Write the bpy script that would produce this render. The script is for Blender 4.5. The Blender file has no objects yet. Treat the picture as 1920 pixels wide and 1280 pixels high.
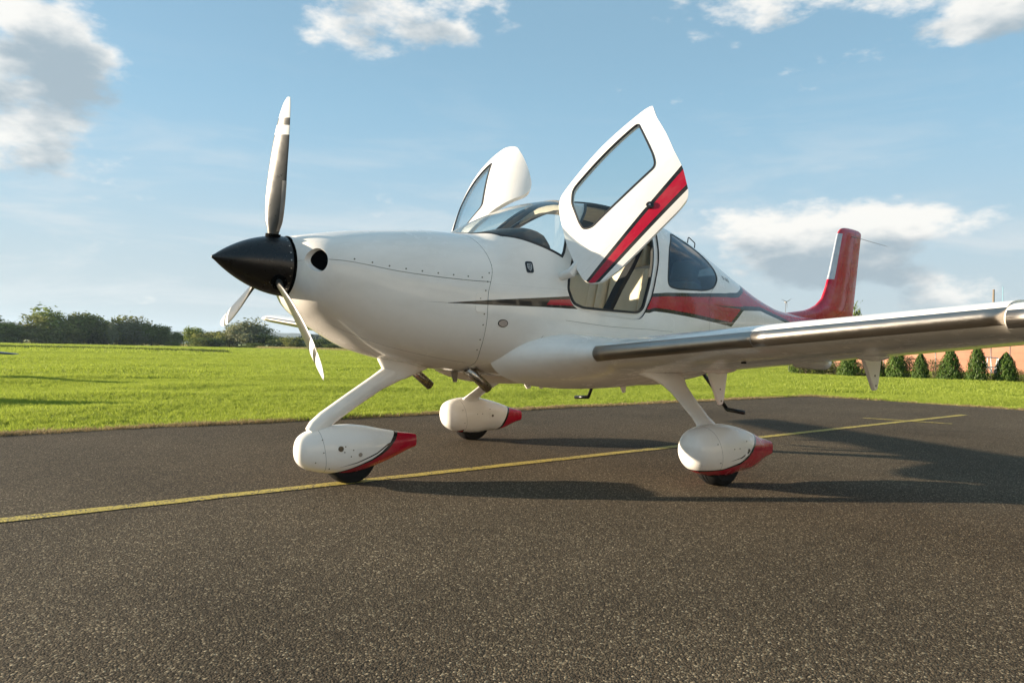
import bpy, bmesh, math, random
import numpy as np
from mathutils import Matrix, Vector
from mathutils.geometry import delaunay_2d_cdt
R = math.radians
random.seed(7); rng = np.random.default_rng(7)
sc = bpy.context.scene

# ------------------------------------------------------------------ camera
CAM = np.array([-1.297, -4.305, .882]); YAW, PITCH, ROLL, FPX = .688, .011, .021, 1360.74
fw = np.array([math.sin(YAW), math.cos(YAW), 0]); rt = np.array([math.cos(YAW), -math.sin(YAW), 0]); up = np.array([0, 0, 1.])
fw, up = fw*math.cos(PITCH)+up*math.sin(PITCH), up*math.cos(PITCH)-fw*math.sin(PITCH)
rt, up = rt*math.cos(ROLL)+up*math.sin(ROLL), up*math.cos(ROLL)-rt*math.sin(ROLL)
cd = bpy.data.cameras.new('camera'); cam = bpy.data.objects.new('camera', cd); sc.collection.objects.link(cam)
cd.sensor_width = 36; cd.lens = FPX/1920*36; cd.clip_end = 20000; cd.clip_start = .05
cam.matrix_world = Matrix(((rt[0], up[0], -fw[0], CAM[0]), (rt[1], up[1], -fw[1], CAM[1]), (rt[2], up[2], -fw[2], CAM[2]), (0, 0, 0, 1)))
sc.camera = cam
def ground(u, v, z=0.0):                       # pixel of the 1920x1280 photograph -> point on the ground
    d = fw+rt*(u-960)/FPX-up*(v-640)/FPX; t = (z-CAM[2])/d[2]; return CAM+d*t
def along(u, dist):                            # ground point at a distance in the direction of a column
    d = fw+rt*(u-960)/FPX; d[2] = 0; d /= np.linalg.norm(d); p = CAM+d*dist; p[2] = 0; return p

# ------------------------------------------------------------------ world, sun, exposure
SUN_EL = R(10.8); SUN = np.array([-.70*math.cos(SUN_EL)/.99, .70*math.cos(SUN_EL)/.99, math.sin(SUN_EL)])
w = bpy.data.worlds.new('World'); sc.world = w; w.use_nodes = True
def build_world():
    nt = w.node_tree; N = nt.nodes; L = nt.links; N.clear()
    def nd(t, **k):
        n = N.new(t)
        for a, b in k.items(): setattr(n, a, b)
        return n
    def mth(op, a, b=None, c=None, clamp=False):
        n = nd('ShaderNodeMath', operation=op, use_clamp=clamp)
        for i, v in enumerate((a, b, c)):
            if v is None: continue
            if isinstance(v, (int, float)): n.inputs[i].default_value = v
            else: L.new(v, n.inputs[i])
        return n.outputs[0]
    def vmt(op, a, b):
        n = nd('ShaderNodeVectorMath', operation=op)
        for i, v in enumerate((a, b)):
            if isinstance(v, tuple): n.inputs[i].default_value = v
            else: L.new(v, n.inputs[i])
        return n.outputs[1] if op == 'DOT_PRODUCT' else n.outputs[0]
    def sstep(v, a, b):
        n = nd('ShaderNodeMapRange', interpolation_type='SMOOTHSTEP'); L.new(v, n.inputs[0])
        n.inputs[1].default_value = a; n.inputs[2].default_value = b; return n.outputs[0]
    out = nd('ShaderNodeOutputWorld'); bg = nd('ShaderNodeBackground'); bg.inputs[1].default_value = .050
    sky = nd('ShaderNodeTexSky', sky_type='NISHITA'); sky.sun_disc = False; sky.sun_elevation = SUN_EL
    sky.sun_rotation = math.atan2(SUN[0], SUN[1]); sky.altitude = 300; sky.air_density = 1.0; sky.dust_density = .5; sky.ozone_density = 3.0
    tc = nd('ShaderNodeTexCoord'); d = tc.outputs['Generated']
    nrm = nd('ShaderNodeVectorMath', operation='NORMALIZE'); L.new(d, nrm.inputs[0]); d = nrm.outputs[0]
    sep = nd('ShaderNodeSeparateXYZ'); L.new(d, sep.inputs[0]); dz = sep.outputs[2]
    def noise(vec, scale, detail, rough, off=(0, 0, 0), stretch=(1, 1, 2.2), dist=0.):
        v = vmt('ADD', vmt('MULTIPLY', vec, stretch), off)
        n = nd('ShaderNodeTexNoise'); n.inputs['Scale'].default_value = scale; n.inputs['Detail'].default_value = detail
        n.inputs['Roughness'].default_value = rough; n.inputs['Distortion'].default_value = dist; L.new(v, n.inputs['Vector']); return n.outputs[0]
    # cloud coverage: broken cumulus everywhere, denser banks where the photograph has them
    def blob(u, v, rx, rz, s, d):
        q = fw+rt*(u-960)/FPX-up*(v-640)/FPX; q = q/np.linalg.norm(q)
        rr = np.array([q[1], -q[0], 0]); rr /= np.linalg.norm(rr); uu = np.cross(rr, q)
        a = mth('DIVIDE', vmt('DOT_PRODUCT', d, tuple(float(t) for t in rr)), rx); b = mth('DIVIDE', vmt('DOT_PRODUCT', d, tuple(float(t) for t in uu)), rz)
        c = vmt('DOT_PRODUCT', d, tuple(float(t) for t in q))
        r2 = mth('ADD', mth('MULTIPLY', a, a), mth('MULTIPLY', b, b))
        g = mth('POWER', 2.718, mth('MULTIPLY', r2, -1.0))
        return mth('MULTIPLY', mth('MULTIPLY', g, mth('GREATER_THAN', c, 0.)), s)
    banks = [(10, 130, .105, .09, .56), (120, 75, .05, .05, .34), (20, 285, .10, .03, .40), (1560, 440, .10, .052, .62), (1500, 495, .075, .030, .48), (1730, 425, .075, .030, .46), (1850, 5, .12, .045, .46),
             (790, 5, .14, .055, .60), (1380, 10, .13, .045, .52), (590, 60, .06, .035, .22), (1800, 540, .13, .030, .38), (1340, 410, .08, .04, .28), (60, 430, .12, .05, .30)]
    far_n = noise(d, 1.6, 2, .5, (3.1, 1.7, .4))
    far = mth('MULTIPLY', sstep(vmt('DOT_PRODUCT', d, tuple(float(t) for t in fw)), .78, .66), mth('MULTIPLY', sstep(far_n, .46, .66), .42))   # the rest of the sky: the same broken cloud
    def field(dv, detail, rough=.6, bk=banks):
        c = far
        for b in bk: c = mth('ADD', c, blob(*b, dv))
        n_ = mth('ADD', mth('MULTIPLY', mth('SUBTRACT', noise(dv, 7.5, detail, rough), .5), 1.55), mth('MULTIPLY', mth('SUBTRACT', noise(dv, 3.0, 2, .5, (7., 3., 2.)), .5), .5))
        return mth('ADD', n_, mth('SUBTRACT', c, .27))
    f0 = field(d, 8); so_ = SUN*.020+np.array([0, 0, .034]); d2 = vmt('ADD', d, tuple(float(t) for t in so_))
    f1 = field(d2, 6, .55)
    den = sstep(f0, -.02, .24)
    # thin high cirrus veil
    ci = noise(d, 3.2, 6, .62, (5., 2., 1.), (1, 1, 5.5), .6)
    cirr = mth('MULTIPLY', mth('MULTIPLY', sstep(ci, .45, .70), sstep(dz, .40, .06)), .60)
    lit = mth('SUBTRACT', 1.0, mth('MULTIPLY', sstep(f1, -.06, .36), .95))
    mix = nd('ShaderNodeMix', data_type='RGBA'); L.new(lit, mix.inputs[0]); mix.inputs[6].default_value = (2.5, 3.15, 3.6, 1); mix.inputs[7].default_value = (7.2, 7.0, 6.6, 1)
    veil = nd('ShaderNodeMix', data_type='RGBA'); L.new(cirr, veil.inputs[0]); hc = nd('ShaderNodeMix', data_type='RGBA'); L.new(sstep(dz, .34, .02), hc.inputs[0]); hc.inputs[6].default_value = (2.95, 5.0, 6.3, 1); hc.inputs[7].default_value = (4.1, 4.75, 5.05, 1)
    hz = nd('ShaderNodeMix', data_type='RGBA'); L.new(mth('ADD', .52, mth('MULTIPLY', sstep(dz, .45, .0), .45)), hz.inputs[0]); L.new(sky.outputs[0], hz.inputs[6]); L.new(hc.outputs[2], hz.inputs[7]); L.new(hz.outputs[2], veil.inputs[6]); veil.inputs[7].default_value = (5.4, 5.7, 5.8, 1)
    fin = nd('ShaderNodeMix', data_type='RGBA'); L.new(mth('MULTIPLY', mth('MULTIPLY', den, .9), sstep(dz, -.01, .03)), fin.inputs[0]); L.new(veil.outputs[2], fin.inputs[6]); L.new(mix.outputs[2], fin.inputs[7])
    L.new(fin.outputs[2], bg.inputs[0]); L.new(bg.outputs[0], out.inputs[0])
build_world()
sl = bpy.data.lights.new('sun', 'SUN'); sl.energy = 5.0; sl.angle = R(.6); sl.color = (1, .84, .64)
so = bpy.data.objects.new('sun', sl); sc.collection.objects.link(so); so.location = (-20, 20, 30)
so.rotation_euler = Vector(SUN).to_track_quat('Z', 'Y').to_euler()
sc.view_settings.view_transform = 'Standard'; sc.view_settings.look = 'None'; sc.view_settings.gamma = 1
sc.view_settings.use_curve_mapping = False; sc.view_settings.exposure = 1.53

# ------------------------------------------------------------------ helpers
col = sc.collection
def tag(o, label=None, cat=None, group=None, kind=None):
    for k, v in (('label', label), ('category', cat), ('group', group), ('kind', kind)):
        if v: o[k] = v
    return o
def empty(name, loc=(0, 0, 0), parent=None):
    o = bpy.data.objects.new(name, None); col.objects.link(o); o.location = loc; o.empty_display_size = .2
    if parent: o.parent = parent
    return o
def obj(name, me, mat=None, parent=None):
    o = bpy.data.objects.new(name, me); col.objects.link(o)
    if mat and not me.materials: me.materials.append(mat)
    if parent: o.parent = parent
    return o
def mesh(name, V, Fc, mat=None, normals=None, smooth=True):
    me = bpy.data.meshes.new(name); me.from_pydata([tuple(map(float, v)) for v in V], [], [tuple(map(int, f)) for f in Fc])
    if mat: me.materials.append(mat)
    me.update()
    if smooth: me.polygons.foreach_set('use_smooth', [True]*len(me.polygons))
    if normals is not None: me.normals_split_custom_set_from_vertices([tuple(map(float, n)) for n in normals])
    return me
class MB:
    def __init__(s): s.V = []; s.F = []
    def add(s, V, F):
        b = len(s.V); s.V += [tuple(map(float, v)) for v in V]; s.F += [tuple(i+b for i in f) for f in F]; return s
    def box(s, a, b):
        (x0, y0, z0), (x1, y1, z1) = a, b
        return s.add([(x0, y0, z0), (x1, y0, z0), (x1, y1, z0), (x0, y1, z0), (x0, y0, z1), (x1, y0, z1), (x1, y1, z1), (x0, y1, z1)],
                     [(3, 2, 1, 0), (4, 5, 6, 7), (0, 1, 5, 4), (1, 2, 6, 5), (2, 3, 7, 6), (3, 0, 4, 7)])
    def tube(s, pts, r, n=10, caps=True):
        pts = [np.array(p, float) for p in pts]; rs = r if isinstance(r, (list, tuple)) else [r]*len(pts); V = []; F = []
        prev = None
        for i, p in enumerate(pts):
            t = pts[min(i+1, len(pts)-1)]-pts[max(i-1, 0)]; t /= np.linalg.norm(t)
            a = prev if prev is not None else (np.array([0, 0, 1.]) if abs(t[2]) < .9 else np.array([1., 0, 0]))
            e1 = a-t*(a@t); e1 /= np.linalg.norm(e1); e2 = np.cross(t, e1); prev = e1
            for k in range(n):
                th = 2*math.pi*k/n; V.append(p+rs[i]*(math.cos(th)*e1+math.sin(th)*e2))
        for i in range(len(pts)-1):
            for k in range(n):
                F.append((i*n+k, i*n+(k+1) % n, (i+1)*n+(k+1) % n, (i+1)*n+k))
        if caps: F.append(tuple(range(n-1, -1, -1))); F.append(tuple((len(pts)-1)*n+k for k in range(n)))
        return s.add(V, F)
    def prism(s, poly, y0, y1, ax=1):      # poly in the other two axes
        n = len(poly); V = []
        for y in (y0, y1):
            for a, b in poly: V.append((a, y, b) if ax == 1 else ((y, a, b) if ax == 0 else (a, b, y)))
        F = [tuple(range(n)), tuple(range(2*n-1, n-1, -1))]+[(i, i+n, (i+1) % n+n, (i+1) % n) for i in range(n)]
        return s.add(V, F)
    def build(s, name, mat, parent=None, smooth=False, bevel=0, fix=True, auto=None):
        bm = bmesh.new(); vs = [bm.verts.new(v) for v in s.V]
        for f in s.F:
            try: bm.faces.new([vs[i] for i in f])
            except ValueError: pass
        if fix: bmesh.ops.recalc_face_normals(bm, faces=bm.faces[:])
        if bevel: bmesh.ops.bevel(bm, geom=[e for e in bm.edges if e.is_manifold and e.calc_face_angle(0) > .5], offset=bevel, segments=2, affect='EDGES', clamp_overlap=True)
        me = bpy.data.meshes.new(name); bm.to_mesh(me); bm.free()
        if smooth or bevel or auto: me.polygons.foreach_set('use_smooth', [True]*len(me.polygons))
        if auto or bevel: me.set_sharp_from_angle(angle=auto or R(35))
        return obj(name, me, mat, parent)
def loft(sections, close=True, caps=True):       # list of closed point rings
    n = len(sections[0]); V = [p for s in sections for p in s]; F = []
    for i in range(len(sections)-1):
        for k in range(n if close else n-1):
            F.append((i*n+k, i*n+(k+1) % n, (i+1)*n+(k+1) % n, (i+1)*n+k))
    if caps: F.append(tuple(range(n-1, -1, -1))); F.append(tuple((len(sections)-1)*n+k for k in range(n)))
    return V, F
def lofted(name, sections, mat, parent=None, auto=R(40), caps=True, close=True):
    m = MB(); m.add(*loft(sections, close, caps)); return m.build(name, mat, parent, smooth=True, auto=auto)

# ------------------------------------------------------------------ materials
class NT:
    def __init__(s, name):
        s.m = bpy.data.materials.new(name); s.m.use_nodes = True; s.t = s.m.node_tree; s.t.nodes.clear()
        s.out = s.t.nodes.new('ShaderNodeOutputMaterial'); s.p = s.t.nodes.new('ShaderNodeBsdfPrincipled'); s.t.links.new(s.p.outputs[0], s.out.inputs[0]); s._tc = None
    def n(s, t, **k):
        n = s.t.nodes.new(t)
        for a, b in k.items(): setattr(n, a, b)
        return n
    def l(s, a, b): s.t.links.new(a, b)
    @property
    def co(s):
        if not s._tc: s._tc = s.n('ShaderNodeTexCoord')
        return s._tc.outputs['Object']
    def val(s, inp, v):
        if isinstance(v, (int, float)): inp.default_value = v
        elif isinstance(v, tuple): inp.default_value = v if len(v) == len(inp.default_value) else v+(1,)
        else: s.l(v, inp)
    def set(s, **k):
        for a, v in k.items(): s.val(s.p.inputs[a.replace('_', ' ')], v)
        return s
    def math(s, op, a, b=0., c=None, clamp=False):
        n = s.n('ShaderNodeMath', operation=op, use_clamp=clamp); s.val(n.inputs[0], a); s.val(n.inputs[1], b)
        if c is not None: s.val(n.inputs[2], c)
        return n.outputs[0]
    def mix(s, f, a, b):
        n = s.n('ShaderNodeMix', data_type='RGBA'); s.val(n.inputs[0], f); s.val(n.inputs[6], a); s.val(n.inputs[7], b); return n.outputs[2]
    def noise(s, scale, detail=3, rough=.5, vec=None, stretch=None, out=0):
        v = vec or s.co
        if stretch:
            q = s.n('ShaderNodeVectorMath', operation='MULTIPLY'); s.l(v, q.inputs[0]); q.inputs[1].default_value = stretch; v = q.outputs[0]
        n = s.n('ShaderNodeTexNoise'); n.inputs['Scale'].default_value = scale; n.inputs['Detail'].default_value = detail; n.inputs['Roughness'].default_value = rough; s.l(v, n.inputs['Vector']); return n.outputs[out]
    def voro(s, scale, feature='F1', out='Distance', vec=None):
        n = s.n('ShaderNodeTexVoronoi', feature=feature); n.inputs['Scale'].default_value = scale; s.l(vec or s.co, n.inputs['Vector']); return n.outputs[out]
    def ramp(s, f, stops, interp='LINEAR'):
        n = s.n('ShaderNodeValToRGB'); s.val(n.inputs[0], f); r = n.color_ramp; r.interpolation = interp
        while len(r.elements) > 1: r.elements.remove(r.elements[-1])
        for i, (p, c) in enumerate(stops):
            e = r.elements[0] if i == 0 else r.elements.new(p)
            e.position = p; e.color = (c, c, c, 1) if isinstance(c, (int, float)) else c+(1,)
        return n.outputs[0]
    def rng(s, v, a, b, c=0., d=1.):
        n = s.n('ShaderNodeMapRange'); s.val(n.inputs[0], v); n.inputs[1].default_value = a; n.inputs[2].default_value = b; n.inputs[3].default_value = c; n.inputs[4].default_value = d; return n.outputs[0]
    def bump(s, h, strength=.3, dist=.01):
        n = s.n('ShaderNodeBump'); n.inputs['Strength'].default_value = strength; n.inputs['Distance'].default_value = dist; s.l(h, n.inputs['Height']); s.l(n.outputs[0], s.p.inputs['Normal']); return s
    def xyz(s):
        n = s.n('ShaderNodeSeparateXYZ'); s.l(s.co, n.inputs[0]); return n.outputs
    def line(s, x, pts, x0, x1):      # piecewise-linear z = f(x)
        f = s.rng(x, x0, x1)
        return s.math('MULTIPLY', s.ramp(f, [((a-x0)/(x1-x0), b/4) for a, b in pts]), 4.)
def simple(name, c, rough=.5, metal=0., var=.12, scale=20, **k):
    t = NT(name); n = t.noise(scale, 4, .6); f = t.rng(n, .3, .7, 1-var, 1+var)
    mul = t.n('ShaderNodeMix', data_type='RGBA', blend_type='MULTIPLY'); mul.inputs[0].default_value = 1; mul.inputs[6].default_value = c+(1,); t.l(f, mul.inputs[7])
    t.set(Base_Color=mul.outputs[2], Roughness=t.rng(n, .3, .7, rough*.85, min(1, rough*1.15)), Metallic=metal, **k); return t.m
WHITE = (.85, .81, .755); RED = (.40, .003, .024); BLACK = (.012, .012, .013)
def paint_base(t, colr):
    g = t.noise(9, 5, .65); sp = t.voro(55); dirt = t.math('MULTIPLY', t.rng(sp, .0, .045, .22, 0.), t.rng(t.noise(6, 2), .55, .7))
    grime = t.math('MULTIPLY', t.rng(t.noise(4.5, 5, .65, stretch=(.35, 1.6, 1.)), .46, .74), .20)
    c = t.mix(grime, colr, (.42, .37, .30)); c = t.mix(dirt, c, (.25, .22, .18))
    t.set(Base_Color=c, Roughness=t.rng(g, .3, .7, .20, .30), Coat_Weight=.45, Coat_Roughness=.025, Specular_IOR_Level=.15); return t
def mat_white():
    return paint_base(NT('gloss_white_paint'), WHITE).m
def mat_fuse():
    t = NT('fuselage_livery'); x, y, z = t.xyz()
    TOP = [(1.0, 1.165), (1.277, 1.167), (2.006, 1.232), (2.268, 1.255), (3.08, 1.321), (3.31, 1.345), (3.73, 1.37), (4.62, 1.432), (4.68, 1.44), (4.85, 1.50), (5.0, 1.62), (5.1, 2.4), (8.0, 2.6)]
    BOT = [(1.0, 1.166), (1.277, 1.165), (1.578, 1.173), (2.006, 1.184), (2.37, 1.188), (3.08, 1.200), (3.14, 1.216), (3.31, 1.213), (3.73, 1.195), (4.47, 1.152), (4.735, 1.315), (5.14, 1.334), (5.69, 1.247), (6.3, 1.10), (8., .9)]
    top = t.line(x, TOP, 1., 8.); bot = t.line(x, BOT, 1., 8.)
    a = t.math('SUBTRACT', top, z); b = t.math('SUBTRACT', z, bot)
    inside = t.math('MULTIPLY', t.math('GREATER_THAN', a, 0.), t.math('GREATER_THAN', b, 0.))
    hw = t.line(x, [(1., .001), (1.277, .001), (1.6, .006), (2.0, .0085), (2.4, .012), (4.4, .018), (4.5, .023), (4.7, .022), (8., .021)], 1., 8.)
    edge = t.math('MULTIPLY', t.math('MAXIMUM', t.math('LESS_THAN', t.math('ABSOLUTE', a), hw), t.math('LESS_THAN', t.math('ABSOLUTE', b), hw)), t.math('GREATER_THAN', x, 1.27))
    front = t.math('MULTIPLY', inside, t.math('LESS_THAN', x, t.math('ADD', 2.035, t.math('MULTIPLY', t.math('SUBTRACT', z, 1.2), .9))))
    sl_ = t.line(x, [(1., 1.305), (4.16, 1.3055), (4.735, 1.317), (8., 1.317)], 1., 8.)
    sw = t.line(x, [(1., 0.), (4.16, .0005), (4.45, .007), (4.74, .012), (4.75, 0.), (8., 0.)], 1., 8.)
    spike = t.math('LESS_THAN', t.math('ABSOLUTE', t.math('SUBTRACT', z, sl_)), sw)
    blk = t.math('MAXIMUM', t.math('MAXIMUM', edge, front), spike)
    c = t.mix(inside, WHITE, RED); c = t.mix(blk, c, BLACK); paint_base(t, c); return t.m
def mat_pant(pts, x0, x1, hw, line2=None, seam=None):
    t = NT('wheel_fairing_livery'); x, y, z = t.xyz()
    f = t.line(x, pts, x0, x1); d = t.math('SUBTRACT', z, f)
    w_ = t.line(x, hw, x0, x1)
    c = t.mix(t.math('LESS_THAN', d, 0.), WHITE, RED); b = t.math('LESS_THAN', t.math('ABSOLUTE', d), w_)
    if line2:
        f2 = t.line(x, line2[0], x0, x1); w2 = t.line(x, line2[1], x0, x1)
        b = t.math('MAXIMUM', b, t.math('LESS_THAN', t.math('ABSOLUTE', t.math('SUBTRACT', z, f2)), w2))
    if seam: b = t.math('MAXIMUM', b, t.math('MULTIPLY', t.math('LESS_THAN', t.math('ABSOLUTE', t.math('SUBTRACT', t.math('ADD', x, t.math('MULTIPLY', z, seam[1])), seam[0])), .0011), .75))
    paint_base(t, t.mix(b, c, BLACK)); return t.m
def mat_glass(name, tint, rough=0.):
    t = NT(name); g = t.n('ShaderNodeBsdfGlossy'); g.inputs['Roughness'].default_value = .012; tr = t.n('ShaderNodeBsdfTransparent'); tr.inputs[0].default_value = tint+(1,)
    lw = t.n('ShaderNodeLayerWeight'); lw.inputs[0].default_value = .5; fr = t.math('ADD', .035, t.math('MULTIPLY', t.math('POWER', lw.outputs['Facing'], 5.), .9)); m = t.n('ShaderNodeMixShader')
    t.l(fr, m.inputs[0]); t.l(tr.outputs[0], m.inputs[1]); t.l(g.outputs[0], m.inputs[2]); t.l(m.outputs[0], t.out.inputs[0]); return t.m
M = {}
M['white'] = mat_white(); M['fuse'] = mat_fuse()
M['red'] = paint_base(NT('gloss_red_paint'), RED).m
M['black'] = simple('satin_black', (.005, .005, .0058), .30, scale=40); M['rubber'] = simple('tyre_rubber', (.011, .0105, .010), .85, scale=60, Specular_IOR_Level=.2)
M['seal'] = simple('black_rubber_seal', (.012, .012, .012), .55)
def mat_leading():
    t = NT('brushed_titanium'); n = t.noise(30, 5, .6, stretch=(12, .35, 12)); m2 = t.noise(5, 3, .5)
    t.set(Base_Color=t.mix(m2, (.30, .275, .25), (.40, .37, .335)), Metallic=1., Roughness=t.rng(n, .3, .7, .27, .42)); return t.m
M['titan'] = mat_leading(); M['steel'] = simple('stainless_steel', (.42, .39, .35), .28, 1., scale=30)
M['grayboot'] = simple('grey_leading_edge_boot', (.42, .46, .50), .35, .3)
def mat_blade():
    t = NT('blade_paint'); x, y, z = t.xyz()
    n = t.noise(25, 4, .6); s_ = t.noise(10, 3, .5)
    tip = t.ramp(t.rng(z, 0., 1.), [(0, 0.), (.768, 0.), (.77, 1.), (.825, 1.), (.827, 0.), (.868, 0.), (.87, 1.)], 'CONSTANT')
    c = t.mix(tip, t.mix(s_, (.05, .049, .045), (.075, .073, .067)), (.80, .79, .76)); t.set(Base_Color=c, Roughness=t.rng(n, .3, .7, .26, .36), Metallic=t.math('MULTIPLY', t.math('SUBTRACT', 1., tip), .35)); return t.m
M['blade'] = mat_blade()
M['glass'] = mat_glass('windshield_acrylic', (.96, .985, .98)); M['tint'] = mat_glass('tinted_acrylic', (.40, .50, .60)); M['dglass'] = mat_glass('door_acrylic', (.93, .965, .965))
def mat_leather(name, c):
    t = NT(name); v = t.voro(260); n = t.noise(14, 4, .6); t.set(Base_Color=t.mix(n, tuple(a*.86 for a in c), c), Roughness=.45); t.bump(v, .12, .002); return t.m
M['cream'] = mat_leather('cream_leather', (.78, .67, .48)); M['taupe'] = mat_leather('taupe_leather', (.52, .45, .38)); M['liner'] = simple('cream_headliner', (.55, .47, .36), .8); M['inner'] = simple('brown_cabin_lining', (.20, .16, .12), .85)
M['dash'] = simple('dark_dash', (.016, .017, .02), .5); M['carpet'] = simple('brown_trim', (.06, .045, .032), .85, scale=80)
M['strap'] = simple('black_webbing', (.014, .014, .015), .6, scale=120)
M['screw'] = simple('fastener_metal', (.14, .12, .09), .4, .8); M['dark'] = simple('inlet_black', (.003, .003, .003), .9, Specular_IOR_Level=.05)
M['metal_dull'] = simple('dull_metal', (.30, .28, .26), .45, .9)
M['disc'] = simple('beige_vent', (.42, .34, .29), .5)
M['decal'] = simple('pale_decal', (.66, .70, .74), .4)

# ------------------------------------------------------------------ setting: ground, tarmac, lines
def mat_grass():
    t = NT('grass_ground'); n = t.noise(.35, 5, .6); n2 = t.noise(9, 6, .7, stretch=(1, 1, 1)); n3 = t.noise(.05, 3, .5)
    c = t.mix(t.rng(n2, .3, .7), (.13, .18, .014), (.29, .34, .035)); c = t.mix(t.rng(n, .4, .68, 0, .6), c, (.30, .33, .06)); c = t.mix(t.rng(n3, .5, .7, 0, .35), c, (.26, .29, .03))
    t.set(Base_Color=c, Roughness=.9); t.bump(t.noise(22, 6, .75), .9, .07); return t.m
def mat_tarmac():
    t = NT('tarmac_asphalt'); st = t.voro(150, out='Color'); sd = t.voro(150); sep = t.n('ShaderNodeSeparateColor'); t.l(st, sep.inputs[0])
    st2 = t.voro(330, out='Color'); sep2 = t.n('ShaderNodeSeparateColor'); t.l(st2, sep2.inputs[0])
    g = t.noise(.6, 5, .6); pat = t.noise(.13, 3, .5); fine = t.noise(400, 2, .5)
    base = t.ramp(sep.outputs[0], [(0, (.016, .0125, .0095)), (.35, (.040, .032, .024)), (.7, (.070, .056, .042)), (.86, (.12, .098, .072)), (.95, (.22, .185, .135)), (1, (.42, .37, .29))])
    b2 = t.ramp(sep2.outputs[1], [(0, (.018, .014, .0105)), (.55, (.046, .037, .028)), (.9, (.09, .073, .055)), (1, (.28, .235, .18))])
    c = t.mix(.42, base, b2); wv = t.n('ShaderNodeVectorMath', operation='ADD'); t.l(t.co, wv.inputs[0]); nzv = t.noise(1.1, 4, .6, out=1); t.l(nzv, wv.inputs[1])
    crack = t.math('MULTIPLY', t.rng(t.voro(.42, 'DISTANCE_TO_EDGE', 'Distance', wv.outputs[0]), .0, .006, 1., 0.), t.rng(t.noise(.35, 2), .52, .60))
    oil = t.math('MULTIPLY', t.rng(t.voro(.75), .0, .16, 1., 0.), t.rng(t.noise(1.6, 4, .7), .46, .62))
    dk = t.math('MULTIPLY', t.rng(g, .3, .7, .78, 1.18), t.rng(pat, .35, .65, .94, 1.26)); dk = t.math('MULTIPLY', dk, t.math('SUBTRACT', 1., t.math('MULTIPLY', crack, .22))); dk = t.math('MULTIPLY', dk, t.math('SUBTRACT', 1., t.math('MULTIPLY', oil, .35)))
    m = t.n('ShaderNodeMix', data_type='RGBA', blend_type='MULTIPLY'); m.inputs[0].default_value = 1; warm = t.n('ShaderNodeMix', data_type='RGBA', blend_type='MULTIPLY'); warm.inputs[0].default_value = 1; t.l(c, warm.inputs[6]); warm.inputs[7].default_value = (1.06, 1.0, .86, 1); t.l(warm.outputs[2], m.inputs[6]); t.l(dk, m.inputs[7])
    h = t.math('ADD', t.math('MULTIPLY', sd, -1.), t.math('MULTIPLY', sep.outputs[1], .7))
    t.set(Base_Color=m.outputs[2], Roughness=t.rng(sep.outputs[2], 0, 1, .8, 1.), Specular_IOR_Level=.12); t.bump(h, .6, .004); return t.m
def mat_line():
    t = NT('worn_yellow_paint'); st = t.voro(110, out='Color'); sep = t.n('ShaderNodeSeparateColor'); t.l(st, sep.inputs[0]); n = t.noise(3, 5, .7)
    worn = t.math('GREATER_THAN', t.math('ADD', sep.outputs[0], t.rng(n, .35, .7, -.25, .35)), .82)
    c = t.mix(worn, t.mix(sep.outputs[1], (.36, .27, .04), (.50, .38, .065)), (.05, .042, .034)); t.set(Base_Color=c, Roughness=.75); t.bump(t.math('MULTIPLY', t.voro(95), -1.), .55, .006); return t.m
M['grass'] = mat_grass(); M['tarmac'] = mat_tarmac(); M['yellow'] = mat_line()
EX, EY = 13.9, 3.82           # edges of the tarmac
def sheet(name, pts, z, mat, parent=None, thick=0):
    m = MB(); n = len(pts); V = [(a, b, z) for a, b in pts]; F = [tuple(range(n))]
    if thick: V += [(a, b, z-thick) for a, b in pts]; F += [(i, i+n, (i+1) % n+n, (i+1) % n) for i in range(n)]
    m.add(V, F); return m.build(name, mat, parent)
S_ = 3400
tag(sheet('grass_field', [(-S_, -S_), (S_, -S_), (S_, S_), (-S_, S_)], -.045, M['grass']), kind='structure')
def wob(i, a): return a*(math.sin(i*1.7)+math.sin(i*.73+1)+.6*math.sin(i*3.9))/2.4
edge = [(-90, -90)]+[(EX+wob(i, .05), -90+i*.75) for i in range(0, int((EY+90)/.75))]+[(EX-.25, EY-.1)]+[(EX-.6-i*.6, EY+wob(i*1.3, .045)) for i in range(0, int((EX+90)/.6))]+[(-90, EY)]
tar = tag(sheet('tarmac', edge, 0., M['tarmac'], thick=.06), kind='structure')
def strip(a, b, wd):
    a = np.array(a, float); b = np.array(b, float); d = (b-a)/np.linalg.norm(b-a); n = np.array([-d[1], d[0]])*wd/2; k = max(2, int(np.linalg.norm(b-a)/.12)); L_ = []; R_ = []
    for i in range(k+1):
        p = a+(b-a)*i/k; L_.append(p+n*(1+random.uniform(-.10, .10))); R_.append(p-n*(1+random.uniform(-.10, .10)))
    return L_, R_
def stripe(name, a, b, wd):
    L_, R_ = strip(a, b, wd); k = len(L_); m = MB(); m.add([(p[0], p[1], .004) for p in L_+R_], [(i, i+1, k+i+1, k+i) for i in range(k-1)]); o = m.build(name, M['yellow'], tar, fix=False)
    for p in o.data.polygons: pass
    o.data.flip_normals() if o.data.polygons[0].normal.z < 0 else None
    return o
stripe('painted_line', (-14, -.03), (11.5, .0), .105); 
o_ = stripe('painted_line', (9.25, .55), (9.52, -.52), .10); o_.location.z = .003

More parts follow.
